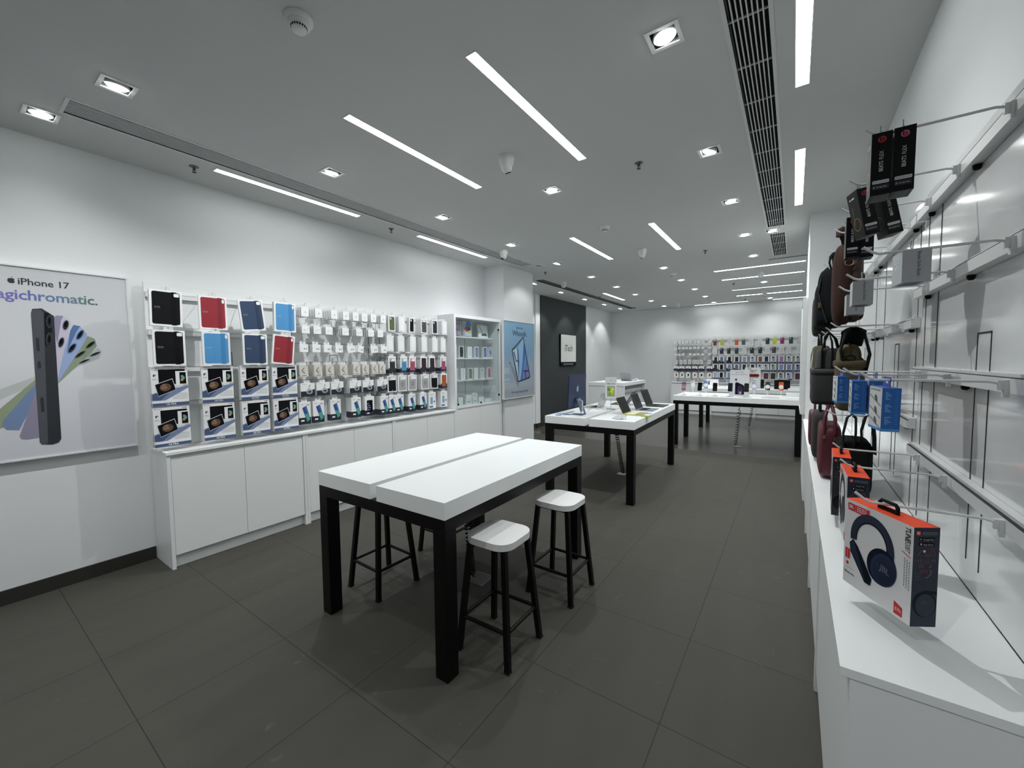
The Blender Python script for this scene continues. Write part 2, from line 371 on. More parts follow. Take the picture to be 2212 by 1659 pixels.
S = [(-3.865, 2.06, 1.31, 'y', 'long lit strip by the left wall above the tablet covers'), (-3.865, 4.23, 1.34, 'y', 'lit strip by the left wall above the glass cabinet'),
     (-2.37, 2.26, 1.32, 'y', 'lit ceiling strip over the bare table, left one of the pair'), (-1.39, 2.325, 1.33, 'y', 'lit ceiling strip over the bare table, right one of the pair'),
     (-2.37, 5.46, 1.37, 'y', 'lit ceiling strip over the laptop table, left one of the pair'), (-1.385, 5.50, 1.36, 'y', 'lit ceiling strip over the laptop table, right one of the pair'),
     (0, 2.28, 1.32, 'y', 'wide lit ceiling strip nearest the viewer, right of the vent'), (0, 4.48, 1.34, 'y', 'lit ceiling strip right of the vent, the farther of two'),
     (-3.70, 9.81, 1.36, 'y', 'lit ceiling strip over the cash desk beside the dark wall'),
     (-.55, 8.13, 1.33, 'x', 'far crosswise ceiling strip, nearest of the set'), (-.55, 9.11, 1.33, 'x', 'far crosswise ceiling strip, second of the set'),
     (-.55, 10.6, 1.31, 'x', 'far crosswise ceiling strip, third and dimmest of the set'), (-.55, 11.62, 1.33, 'x', 'far crosswise ceiling strip, fourth of the set'),
     (-1.74, 12.87, 1.34, 'x', 'lit strip along the back wall, left one'), (-.01, 12.9, .98, 'x', 'lit strip along the back wall, right one'),
     (-2.37, -1.2, 1.32, 'y', 'added unseen ceiling strip behind the viewer, left one'), (-1.39, -1.2, 1.32, 'y', 'added unseen ceiling strip behind the viewer, right one')]  # these two strips are out of view, added for extra light
for x, y, L, al, lb in S: strip(x, y, L, al, lb, LEDDIM if 'dimmest' in lb else (LEDBACK if 'back wall' in lb else None))
for i, (x0, x1, y0, y1, n) in enumerate(GR):
    lb = ['long slim ceiling vent running along the left wall', 'wide slatted ceiling vent on the right', 'short slatted ceiling vent beyond the right lamp',
          'thin crosswise slot in ceiling by the right pillar', 'plain dark ceiling slot before the far alcove', 'thin dark ceiling slot along the back wall'][i]
    t = thing('ceiling_vent' if n > 1 else 'ceiling_slot', lb, 'ceiling vent', (0, 0, ZC))
    MB(BLKD if n > 1 else M('#4A4D4E', .6)).box(x0-.004, x1+.004, y0-.004, y1+.004, .05 if n > 1 else .012, .06).build('backing', t)
    fr = .018 if n > 1 else .006; f = MB(WMET)
    for a in ((x0-fr, x0, y0-fr, y1+fr), (x1, x1+fr, y0-fr, y1+fr), (x0, x1, y0-fr, y0), (x0, x1, y1, y1+fr)): f.box(*a, -.004, .02)
    for a in ((x0-.003, x0, y0, y1), (x1, x1+.003, y0, y1), (x0, x1, y0-.003, y0), (x0, x1, y1, y1+.003)): f.box(*a, .0, .055)
    f.build('frame', t)
    if n > 1:
        s_ = MB(WMET); p = (x1-x0)/n; q = .0055 if n == 8 else .006
        for k in range(1, n): s_.box(x0+p*k-q/2, x0+p*k+q/2, y0, y1, -.002, .012)
        k = 0
        if n == 8:
            yy = 2.222-.373*8
            while yy < y1-.01:
                if yy > y0+.01: s_.box(x0, x1, yy, yy+.006, .004, .012)
                yy += .373
        s_.build('slat', t)
# smoke detectors, cameras, sprinklers
def smoke():
    t = thing('smoke_detector', '', 'smoke detector'); MB(WPL).lathe([(.060, 0), (.060, -.012), (.052, -.020), (.050, -.022)], n=32).build('base', t)
    MB(WPL).lathe([(.047, -.022), (.046, -.036), (.034, -.036), (.033, -.048), (.030, -.054), (.012, -.056)], n=32).build('head', t)
    s_ = MB(BLKD)
    for k in range(20):
        a = 2*PI*k/20; s_.X = Matrix.Rotation(a, 4, 'Z'); s_.box(.0335, .0345, -.003, .003, -.047, -.038)
    s_.build('vent_slot', t); return proto(t)
sd = smoke()
for (x, y), lb in (((-1.885, 1.044), 'round smoke detector nearest the viewer at the upper left'), ((-1.866, 4.623), 'round smoke detector above the laptop table'), ((-1.85, 7.855), 'round smoke detector on the far ceiling, nearer one'), ((-1.84, 11.664), 'round smoke detector on the far ceiling by the back wall')):
    use(sd, (x, y, ZC), (0, 0, -1.0), lb)
def seccam():
    t = thing('security_camera', '', 'security camera'); MB(WPL).lathe([(.052, 0), (.053, -.012), (.044, -.055), (.040, -.062)], n=32).build('housing', t)
    b = MB(WPL); b.blob((0, 0, -.07), (.037, .037, .037), 1, 1); o = b.build('ball', t)
    b = MB(BLKD); b.X = Matrix.Translation((0, 0, -.07)) @ Matrix.Rotation(.5, 4, 'X'); b.lathe([(.019, -.030), (.019, -.0375), (.012, -.038)], n=20); b.build('lens_window', t)
    return proto(t)
sq = seccam()
for i, ((x, y), lb, a) in enumerate([((-1.845, 2.61), 'white dome camera nearest the viewer, over the bare table', 0), ((-3.414, 4.739), 'white dome camera by the left vent end', 2.2), ((-1.806, 5.869), 'white dome camera above the laptop table', .8), ((-3.815, 7.327), 'white dome camera beside the far left ceiling slot', 1.3),
        ((-2.72, 12.16), 'white dome camera at the back wall slot', .5), ((-.524, 8.615), 'white dome camera between crosswise strips, nearer one', .2), ((-.595, 11.136), 'white dome camera between crosswise strips, farther one', .2)]):
    use(sq, (x, y, ZC), (0, 0, a), lb, scale=(1.15,)*3)
def sprk():
    t = thing('sprinkler', '', 'sprinkler'); MB(M('#77736C', .35, .7)).lathe([(.033, 0), (.034, -.003), (.024, -.008), (.010, -.010)], n=24).build('escutcheon', t)
    MB(M('#4A4642', .4, .7)).lathe([(.009, -.010), (.009, -.022), (.006, -.024), (.006, -.032)], n=12).tube([(.010, 0, -.02), (.013, 0, -.03), (.004, 0, -.044)], .002).tube([(-.010, 0, -.02), (-.013, 0, -.03), (-.004, 0, -.044)], .002).lathe([(.004, -.044), (.016, -.046), (.016, -.048), (.004, -.049)], n=16).build('head', t)
    return proto(t)
sp = sprk()
for (x, y), lb in (((-3.944, 1.288), 'small sprinkler at the start of the left strip light'), ((-3.92, 3.187), 'small sprinkler between the two left strip lights'), ((-1.052, 3.311), 'small sprinkler right of the bare table strip light'),
        ((-3.657, 6.33), 'small sprinkler above the pillar poster corner'), ((-3.985, 9.579), 'small sprinkler above the cash desk'), ((-3.95, 12.149), 'small sprinkler at the far left corner slot'),
        ((-1.089, 6.482), 'small sprinkler beyond the laptop table strips'), ((-1.067, 9.637), 'small sprinkler left of the crosswise strips'), ((-1.091, 12.359), 'small sprinkler before the back wall strip')):
    use(sp, (x, y, ZC), (0, 0, .5), lb, scale=(.95,)*3)
# =====================================================================
#  TABLES AND STOOLS
# =====================================================================
def table(label, c, w, L, top, rz, th=.088, leg=.082, gap=.054, wr=0):
    t = thing('display_table', label, 'table', (c[0], c[1], 0), rz)
    for s in (-1, 1):
        b = MB(WTOP); x0, x1 = (-w/2, -gap/2) if s < 0 else (gap/2, w/2); b.box(x0, x1, -L/2, L/2, top-th, top); b.build('tabletop', t, bevel=.0015)
    f = MB(BLK); a = .066; z1 = top-th; i = .002
    f.box(-w/2+i, w/2-i, -L/2+i, -L/2+i+.05, z1-a, z1).box(-w/2+i, w/2-i, L/2-i-.05, L/2-i, z1-a, z1)
    f.box(-w/2+i, -w/2+i+.05, -L/2+.05, L/2-.05, z1-a, z1).box(w/2-i-.05, w/2-i, -L/2+.05, L/2-.05, z1-a, z1)
    f.box(-.06, .06, -L/2+.05, L/2-.05, z1-.03, z1-.001); f.build('frame', t, bevel=.0015)
    for sx in (-1, 1):
        for sy in (-1, 1):
            b = MB(BLK); x = sx*(w/2-leg/2-i); y = sy*(L/2-leg/2-i); b.box(x-leg/2, x+leg/2, y-leg/2, y+leg/2, 0.0, z1-a); b.build('leg', t, bevel=.002)
    return t
table('bare white two-slab table with black legs, nearest the viewer', (-1.921, 2.175), 1.085, 1.59, .917, math.radians(.75))
table('white two-slab table carrying laptops and the blue desktop computer', (-1.977, 5.36), 1.09, 2.12, .925, math.radians(1.7))
table('white two-slab table carrying phones on stands beside the right pillar', (-.86, 8.44), 1.0, 1.97, .922, PI/2)
table('farthest white table, carrying the watch poster and black speaker', (-.83, 10.77), 1.0, 1.95, .922, PI/2)

def stool(label, x, y, rz):
    t = thing('bar_stool', label, 'stool', (x, y, 0), rz, None)
    MB(WPL).prism(rrect(-.148, -.148, .148, .148, .085, 9), .612, .648, smooth=False).build('seat', t, bevel=.003)
    f = MB(BLK); top, bot = .112, .163; k = (.612-.19)/.612; q = bot+(top-bot)*(.19/.612)
    for sx in (-1, 1):
        for sy in (-1, 1):
            l = MB(BLK); a = .014
            p0 = (sx*bot, sy*bot, 0); p1 = (sx*top, sy*top, .612)
            vs = [(p[0]+dx*a, p[1]+dy*a, p[2]) for p in (p0, p1) for dx, dy in ((-1, -1), (1, -1), (1, 1), (-1, 1))]
            l.add(vs, [(3, 2, 1, 0), (4, 5, 6, 7), (0, 1, 5, 4), (1, 2, 6, 5), (2, 3, 7, 6), (3, 0, 4, 7)])
            g = l.build('leg', t); g2 = MB(M('#1B1C1C', .7)); g2.box(p0[0]-.016, p0[0]+.016, p0[1]-.016, p0[1]+.016, 0, .008); g2.build('foot_pad', g)
    for a, b in (((-q, -q), (q, -q)), ((q, -q), (q, q)), ((q, q), (-q, q)), ((-q, q), (-q, -q))):
        MB(BLK).tube([(*a, .19), (*b, .19)], .0105, n=8).build('footrest_bar', t)
    MB(BLK).box(-top, top, -top, -top+.02, .592, .611).box(-top, top, top-.02, top, .592, .611).box(-top, -top+.02, -top+.02, top-.02, .592, .611).box(top-.02, top, -top+.02, top-.02, .592, .611).build('seat_rail', t)
    return t
stool('white-seated bar stool nearest the viewer, beside the front table leg', -1.332, 1.775, .02)
stool('white-seated bar stool by the far right leg of the bare table', -1.311, 2.463, -.01)
stool('bar stool mostly under the bare table, on its front left', -2.402, 1.808, -.03)
stool('bar stool hidden behind the bare table, on its back left', -2.405, 2.47, .01)

# floor boxes and coiled cables under the tables
def floor_box(label, x, y, rz, s=(.075, .075), mat=None):
    t = thing('floor_box', label, 'floor socket', (x, y, 0), rz)
    MB(M('#8B8B88', .4, .5)).box(-s[0], s[0], -s[1], s[1], 0, .006).build('rim', t); MB(mat or M('#4E4E4C', .5)).box(-s[0]+.008, s[0]-.008, -s[1]+.008, s[1]-.008, .006, .008).build('lid', t)
floor_box('square floor socket cover under the bare table', -1.86, 2.235, .05)
floor_box('pale floor socket cover under the laptop table', -1.94, 5.46, .0, (.06, .06), M('#B9BABA', .4))
floor_box('pale floor socket cover under the phone table', -.80, 8.32, .0, (.06, .04), M('#A9AAAA', .4))
floor_box('pale floor socket cover under the farthest table', -.82, 10.78, .0, (.07, .05), M('#A9AAAA', .4))
def coil(label, p0, p1, turns, r=.016, wr=.0042, tight=.5):
    P0, P1 = Vector(p0), Vector(p1); n = turns*12; pts = []
    d = (P1-P0); u = d.cross(Vector((0, 1, 0))).normalized(); v = d.normalized().cross(u)
    for i in range(n+1):
        f = i/n; g = f+.18*math.sin(PI*f)*(tight); a = 2*PI*turns*f
        e = min(1, f*turns, (1-f)*turns)
        pts.append(P0+d*g*1.0+u*(r*e*math.cos(a))+v*(r*e*math.sin(a)))
    pts = [P0+Vector((0, 0, .06))]+pts+[P1+Vector((.02, 0, -.002))]
    tag(MB(BLKD).tube(pts, wr, n=6).build('coiled_cable'), label, 'cable')
coil('black coiled cable hanging under the bare table', (-1.93, 2.16, .70), (-1.90, 2.20, .03), 24, .022, .0045)
coil('black coiled cable hanging under the laptop table', (-1.90, 5.10, .72), (-1.915, 5.43, .03), 26, .022, .0045)
coil('black coiled cable hanging under the phone table, nearer of two', (-.775, 8.18, .72), (-.84, 8.30, .03), 15, .026, .0050)
coil('black coiled cable hanging under the farthest table', (-.73, 10.62, .72), (-.82, 10.75, .03), 18, .024, .005)

# =====================================================================
#  LEFT WALL: cabinets, panels
# =====================================================================
def base_cabinet(label, y0, y1, x_back, x_front, side, seam=True, top=.897):
    """doors face +x (side=1) or -x (side=-1)"""
    t = thing('base_cabinet', label, 'cabinet', ((x_back+x_front)/2, (y0+y1)/2, 0))
    cx, cy = (x_back+x_front)/2, (y0+y1)/2; D = abs(x_front-x_back)/2; hw = (y1-y0)/2; g = .024
    b = MB(WLAM); d0 = -D+.0; f = D
    b.box(-D, f, -hw, -hw+g, 0, top).box(-D, f, hw-g, hw, 0, top).box(-D, -D+.01, -hw+g, hw-g, 0, top).box(-D+.01, f-.02, -hw+g, hw-g, top-.02, top).box(-D+.01, f-.045, -hw+g, hw-g, .0, .10).box(-D+.01, f-.022, -hw+g, hw-g, .10, .115)
    if side < 0: b.v = [(-x, y, z) for x, y, z in b.v]; b.f = [q[::-1] for q in b.f]
    o = b.build('body', t)
    n = 2 if seam else 1; ws = (2*hw-2*g-.004)/n
    for k in range(n):
        a = -hw+g+.002+k*ws; dm = MB(DOOR); dm.box(f-.019, f-.006, a+.0015, a+ws-.0015, .105, top-.022)
        if side < 0: dm.v = [(-x, y, z) for x, y, z in dm.v]; dm.f = [q[::-1] for q in dm.f]
        dm.build('door', t, bevel=.001)
    dk = MB(GAP); dk.box(f-.04, f-.0215, -hw+g, hw-g, .117, top-.021)
    if side < 0: dk.v = [(-x, y, z) for x, y, z in dk.v]; dk.f = [q[::-1] for q in dk.f]
    dk.build('inner_gap', t); return t
YU = [1.005, 2.081, 3.162, 4.241, 5.345]
for i in range(3):
    base_cabinet('white two-door base cabinet on left wall, %s from the phone poster' % ORD[i+1], YU[i]+.001, YU[i+1]-.001, -4.285, -3.925, 1)
base_cabinet('white two-door base cabinet under the glass display cabinet', YU[3]+.001, YU[4]-.001, -4.285, -3.925, 1, top=.917)
tag(MB(WTOP).box(-4.285, -3.918, 1.003, 4.239, .899, .921).build('countertop', bevel=.001), 'long white ledge under the left wall products', 'countertop')
tag(MB(M('#D9DBDB', .3)).box(-4.14, -3.935, 1.03, 1.9, .9215, .9225).build('plastic_sheet'), 'thin clear sheet lying on the ledge below the tablet cases', 'sheet')
def display_panel(label, y0, y1, xf, rows, z0=.92, z1=2.252, side=1, slots=(), u=None, xb=None):
    """board on the wall with horizontal hook rails; front face at xf; side=1 faces +x"""
    t = thing('slatwall', label, 'display panel', (xf, (y0+y1)/2, z0)); hw = (y1-y0)/2; s = side
    def bx(b, x0, x1, *a, mat=None):
        x0, x1 = sorted((s*x0, s*x1)); b.box(x0, x1, *a, mat)
    b = MB(PANEL); bx(b, -.028, 0, -hw+.001, hw-.001, 0.003, z1-z0)
    for q in slots: bx(b, 0, .0012, q-.0035-(y0+y1)/2, q+.0035-(y0+y1)/2, .02, (z1-z0)-.10, mat=GAP)
    if u:
        for (ya, yb, zt, zb) in u:
            c = (y0+y1)/2
            for a in ((ya, ya+.005, zb, zt), (yb-.005, yb, zb, zt), (ya, yb, zt-.005, zt)): bx(b, 0, .0012, a[0]-c, a[1]-c, a[2]-z0, a[3]-z0, mat=GAP)
    b.build('backboard', t)
    for (r0, r1, rz_) in rows:
        c = (y0+y1)/2; m = MB(WMET); bx(m, .0012, .030, r0-c, r1-c, rz_-.022-z0, rz_+.012-z0); bx(m, .0012, .022, r0-c, r1-c, rz_+.012-z0, rz_+.022-z0)
        bx(m, .0215, .0302, r0-c+.002, r1-c-.002, rz_+.0125-z0, rz_+.0137-z0, mat=GAP)
        ro = m.build('rail', t, bevel=0)
        for q in ((.52, .90) if y0 < 2 else (.10, .95)):
            k = MB(BLKD); yy = r0-c+(r1-r0)*q; k.X = Matrix.Translation((s*.010, yy, rz_-.024-z0)); k.lathe([(.005, -.014), (.009, -.010), (.010, .0)], n=14)
            if side < 0: k.build('rail_latch', ro)
    return t
R4 = [2.155, 1.857, 1.560, 1.275]; R6 = [2.155, 1.972, 1.787, 1.592, 1.405, 1.222]
display_panel('glossy white hook panel holding tablet covers and cases', YU[0], YU[1]-.002, -4.235, [(1.01, 2.07, z) for z in R4], u=[(1.50, 1.60, 1.70, 1.0)])
display_panel('glossy white hook panel in the middle of the left wall', YU[1], YU[2]-.002, -4.235, [(2.16, 3.15, z) for z in R6], slots=(2.144, 3.06), u=[(2.547, 2.648, 1.684, 1.0)])
display_panel('glossy white hook panel beside the glass cabinet', YU[2], YU[3]-.002, -4.235, [(3.17, 4.22, z) for z in (2.155, 1.945, 1.69, 1.45, 1.222)], slots=(3.22, 4.122), u=[(3.63, 3.73, 1.684, 1.0)])

# hooks -----------------------------------------------------------------
def hook_mesh(L, r, tip=.032, rise=.022, br=.012):
    """prong points to local -y, bracket at y=0"""
    b = MB(WMET); b.box(-.008, .008, -.007, .0015, -.020, .020); b.box(-.005, .005, -.016, -.007, -.004, .019)
    b.tube([(0, -.014, .012), (0, -.03, .016), (0, -L+tip, .016), (0, -L+tip*.6, .016+rise*.25), (0, -L, .016+rise)], r, n=8)
    return b.mesh('display_hook')
HM = {}
def hook(x, y, z, rz, label, L=.225, r=.0022, group=None):
    k = (L, r)
    if k not in HM: HM[k] = hook_mesh(L, r)
    o = bpy.data.objects.new('display_hook', HM[k]); C.objects.link(o); o.location = (x, y, z); o.rotation_euler = (0, 0, rz)
    return tag(o, label, 'hook', group)

# ---------------------------------------------------------------------
#  carton prototypes: local origin at top centre of front face, front faces -y
# ---------------------------------------------------------------------
def carton(name, w, h, d, cat, art, side=None, front=None, tab=True, top=None, sidem=None):
    sidem = sidem or PAPER2; front = front or PAPER
    b = MB(sidem); b.box(-w/2, w/2, 0, d, -h, 0, None, {'f': front, 't': top or sidem})
    if art: art(b, (Vector((-w/2, 0, -h)), Vector((1, 0, 0)), Vector((0, 0, 1)), Vector((0, -1, 0))), w, h)
    if side: side(b, (Vector((-w/2, d, -h)), Vector((0, -1, 0)), Vector((0, 0, 1)), Vector((-1, 0, 0))), d, h); side(b, (Vector((w/2, 0, -h)), Vector((0, 1, 0)), Vector((0, 0, 1)), Vector((1, 0, 0))), d, h)
    t = thing(name, '', cat); b.build('carton', t)
    if tab:
        k = MB(M('#CFD3D5', .35)); tw = min(w*.36, .03)
        k.box(-tw, tw, d*.45, d*.45+.0012, 0, .012).box(-tw, -.006, d*.45, d*.45+.0012, .012, .022).box(.006, tw, d*.45, d*.45+.0012, .012, .022).box(-tw, tw, d*.45, d*.45+.0012, .022, .028)
        k.build('hang_tab', t)
    return proto(t)
def scribble(b, fr, x0, x1, y, n, h, mat, gap=None, seed=1):
    rnd = random.Random(seed)
    for i in range(n):
        yy = y-i*(gap or h*2.2); x = x0
        while x < x1-h*1.5:
            l = min(rnd.uniform(1.5, 4)*h, x1-x); b.deco(fr, rect(x, yy, x+l, yy+h), mat, .0005); x += l+h*.9
# tablet cover box ------------------------------------------------------
def cover_art(col, fold, wide):
    def f(b, fr, w, h):
        m = .014; b.deco(fr, rrect(m, m, w-m, h-m*.9, .014), col)
        b.deco(fr, rect(w*.66, m*.7, w*.82, h-m*.6), fold, .0007)
        line(b, fr, w*.66, m, w*.66, h-m, .0012, M('#00000', .8) if 0 else fold, .0009); line(b, fr, w*.42, m*1.2, w*.42, h-m, .001, fold, .0007)
        if wide: b.deco(fr, rrect(w-.052, h-.045, w-.018, h-.018, .008), PAPER, .001)
        else: b.deco(fr, rrect(w-.036, h-.052, w-.019, h-.020, .008), PAPER, .001)
        b.text(fr, 'Smart Folio', w*.14, h*.53, .008, M('#D0D2D5', .6), .0007, 'LEFT'); scribble(b, fr, w*.14, w*.32, h*.49, 1, .002, M('#8C8F94', .6))
    return f
COV = {}
for nm, c, fo, wd in (('black', '#0B0D11', '#050608', 1), ('red', '#8E1D2C', '#7A1523', 0), ('navy', '#2A3F5E', '#1C304C', 1), ('sky', '#4A8FC4', '#3C7FB4', 0)):
    COV[nm] = carton('tablet_cover_box', .20, .275, .016, 'tablet cover box', cover_art(M(c, .6), M(fo, .55), wd))
def ultra_art(b, fr, w, h):
    blue = M('#46577C', .45); dk = M('#0B0C0F', .25); sil = M('#C9CDD4', .4)
    b.deco(fr, rect(0, .0, w, .025), blue); b.text(fr, 'ULTRA', w*.5, .013, .021, PAPER, bold=.02)
    b.deco(fr, [(0, .045), (0, .10), (w, .155), (w, .135), (.08, .045)], M('#7585A8', .45)); b.deco(fr, [(0, .05), (0, .09), (w*.7, .145), (w*.5, .11), (.05, .045)], blue, .0005)
    b.deco(fr, rect(w*.20, h*.55, w*.93, h*.93), dk, .0007)
    q = [(.10*w, .55*h), (.56*w, .68*h), (.64*w, .41*h), (.17*w, .265*h)]
    cx = sum(p[0] for p in q)/4; cy = sum(p[1] for p in q)/4
    b.deco(fr, [(cx+(x-cx)*1.06, cy+(y-cy)*1.10) for x, y in q], sil, .0010); b.deco(fr, q, dk, .0013)
    b.deco(fr, ell(cx, cy, .036, .030, 14, rot=.3), M('#5A4234', .6), .0016); b.deco(fr, ell(cx-.008, cy+.004, .020, .022, 12), M('#8A6A52', .6), .0018)
    b.deco(fr, ell(cx-.015, cy+.008, .006, .0025, 8), dk, .0020); b.deco(fr, ell(cx+.006, cy+.011, .006, .0025, 8), dk, .0020); b.deco(fr, ell(cx-.004, cy-.012, .007, .003, 8), M('#6B3A33', .6), .0020)
    b.deco(fr, [(.12*w, .26*h), (.17*w, .25*h), (.14*w, .34*h), (.06*w, .33*h)], blue, .0014)
    b.deco(fr, rect(w*.66, h*.50, w, h*.88), PAPER, .0016); b.deco(fr, rect(w*.77, h*.55, w*.95, h*.85), dk, .0019)
    b.deco(fr, ell(w*.86, h*.72, .011, .019, 12, rot=.5), M('#4E9DA3', .5), .0021); b.deco(fr, ell(w*.84, h*.66, .010, .014, 12, rot=-.5), M('#B08B4F', .5), .0022)
    b.text(fr, 'GLASS', w*.985, h*.522, .011, INK, .002, 'RIGHT', bold=.01); scribble(b, fr, w*.68, w*.74, h*.82, 5, .004, INK, .012)
    b.deco(fr, ell(w*.10, h*.78, .010, .010, 14), INK, .0006); b.deco(fr, ell(w*.115, h*.77, .005, .006, 10), PAPER, .0009); scribble(b, fr, w*.03, w*.17, h*.69, 2, .0025, INKG)
    b.deco(fr, ell(.012, h-.010, .0035, .0035, 10), blue); scribble(b, fr, .018, .055, h-.012, 1, .004, INKG); scribble(b, fr, w*.80, w*.97, h-.012, 1, .005, INK)
    scribble(b, fr, w*.55, w*.97, h*.30, 5, .0028, INKG, .010)
ULT = carton('tablet_case_box', .228, .305, .020, 'tablet case box', ultra_art, front=PAPER)
# small cartons ---------------------------------------------------------
def adapter_art(b, fr, w, h):
    g = M('#6E7174', .6); b.deco(fr, rrect(w*.47, h*.36, w*.62, h*.62, .003), M('#D4D6D8', .4)); b.deco(fr, rect(w*.49, h*.40, w*.53, h*.52), g, .0007); b.deco(fr, rect(w*.56, h*.40, w*.60, h*.52), g, .0007)
def adapter_side(b, fr, w, h): b.deco(fr, rect(w*.42, h*.35, w*.55, h*.8), g6) ; b.deco(fr, rect(w*.25, h*.08, w*.7, h*.18), INK)
g6 = M('#9A9DA0', .6)
AD1 = carton('adapter_box', .074, .090, .026, 'adapter box', adapter_art, adapter_side)
def ear_art(b, fr, w, h):
    b.deco(fr, ell(w*.30, h*.50, .0035, .0035, 8), g6); b.deco(fr, ell(w*.42, h*.44, .0035, .0035, 8), INKG); b.deco(fr, ell(w*.72, h*.55, .003, .003, 8), INKG); b.deco(fr, ell(w*.80, h*.55, .003, .003, 8), g6)
    line(b, fr, w*.42, h*.44, w*.5, h*.2, .0008, g6); line(b, fr, w*.30, h*.5, w*.34, h*.2, .0008, g6)
def ear_side(b, fr, w, h): b.deco(fr, rect(w*.35, h*.05, w*.6, h*.85), M('#55585B', .6)); b.deco(fr, rect(w*.1, h*.05, w*.25, h*.18), INK)
AD2 = carton('earphone_box', .078, .078, .026, 'earphone box', ear_art, ear_side)
def plug_art(b, fr, w, h):
    for x in (.48, .70): b.deco(fr, rrect(w*x, h*.32, w*(x+.13), h*.52, .002), M('#8C8F92', .5))
AD3 = carton('charger_box', .084, .078, .05, 'charger box', plug_art)
def cable_art(b, fr, w, h):
    g = M('#7F8284', .5); line(b, fr, w*.26, h*.52, w*.58, h*.78, .010, g); line(b, fr, w*.26, h*.52, w*.58, h*.28, .010, M('#6B6E70', .5)); line(b, fr, w*.34, h*.54, w*.66, h*.52, .006, M('#B4B7B9', .5), .0008)
    b.deco(fr, ell(w*.12, h*.10, .003, .003, 8), INK); b.deco(fr, rect(w*.30, h*.09, w*.80, h*.13), INK); b.deco(fr, rect(w*.72, h*.9, w*.95, h*.94), INKG)
CREAM = M('#C9C7BF', .5)
AD4 = carton('cable_box', .088, .118, .026, 'cable box', cable_art, front=M('#CFCDC5', .5), sidem=CREAM)
def lcab_art(b, fr, w, h):
    b.deco(fr, rect(0, 0, w, h*.40), NAVY); b.deco(fr, [(0, h*.40), (w, h*.40), (w, h*.54), (w*.55, h*.40)], NAVY, .0005)
    g = M('#A2A6A9', .45); line(b, fr, w*.50, h*.36, w*.66, h*.88, .009, g, .0008)
    for k in range(3): ring(b, fr, w*.62, h*.36, .016+k*.006, .0215+k*.006, g, .0009+.0001*k, sy=.75)
    scribble(b, fr, w*.05, w*.4, h*.9, 1, .003, INKG); b.text(fr, 'A', w*.18, h*.42, .02, PAPER)if 0 else None
AD5 = carton('long_cable_box', .142, .135, .030, 'cable box', lcab_art, sidem=PAPER2)
def glassbox_art(b, fr, w, h):
    b.deco(fr, rect(0, 0, w, h*.30), NAVY); b.deco(fr, rect(w*.14, h*.13, w*.42, h*.20), PAPER, .0008)
    P = [(w*.30, h*.72), (w*.62, h*.80), (w*.93, h*.20), (w*.66, h*.10)]; cx = sum(p[0] for p in P)/4; cy = sum(p[1] for p in P)/4
    b.deco(fr, [(cx+(x-cx)*1.1, cy+(y-cy)*1.07) for x, y in P], M('#1A2234', .3), .0009); b.deco(fr, P, M('#3A6FA6', .3), .0012)
    b.deco(fr, [P[0], ((P[0][0]+P[1][0])/2, (P[0][1]+P[1][1])/2), ((P[0][0]+P[2][0])/2+.01, (P[0][1]+P[2][1])/2), (w*.46, h*.46)], M('#2A4C8E', .3), .0014)
    b.deco(fr, [(w*.47, h*.46), (w*.78, h*.48), P[2], P[3]], M('#4F9E97', .3), .0014)
    b.text(fr, 'CLEAR', w*.10, h*.90, .012, INKG, align='LEFT'); scribble(b, fr, w*.66, w*.92, h*.88, 2, .004, INK, .009)
def glassbox_side(b, fr, w, h): b.deco(fr, rect(0, 0, w, h*.30), NAVY)
GB = carton('screen_glass_box', .118, .222, .030, 'screen protector box', glassbox_art, glassbox_side)
def purple_art(b, fr, w, h):
    b.deco(fr, rect(0, 0, w, h*.28), NAVY); b.deco(fr, rrect(w*.20, h*.18, w*.82, h*.80, .012), M('#0E0D14', .25), .0008)
    for i in range(14):
        x = w*(.26+.09*(i % 4)); y = h*(.30+.11*(i//4)); b.deco(fr, ell(x, y, .006, .007, 7), M(('#6C63A8', '#A9A6D6', '#473E86')[i % 3], .4), .0012)
    b.deco(fr, rect(w*.2, h*.1, w*.45, h*.16), PAPER, .0008)
GB2 = carton('screen_glass_box', .125, .222, .035, 'screen protector box', purple_art, glassbox_side)
def bluebox_art(b, fr, w, h):
    b.deco(fr, rrect(w*.22, h*.26, w*.58, h*.72, .006), M('#A9BFD0', .3)); b.deco(fr, rrect(w*.27, h*.30, w*.53, h*.68, .004), M('#7BA3BF', .3), .0008)
    b.deco(fr, rect(w*.1, h*.06, w*.6, h*.16), M('#2F6E9E', .4)); b.deco(fr, ell(w*.78, h*.42, .012, .012, 12), M('#2C3B4C', .4)); scribble(b, fr, w*.15, w*.7, h*.88, 2, .004, INKG)
GB3 = carton('screen_film_box', .130, .218, .024, 'screen protector box', bluebox_art)
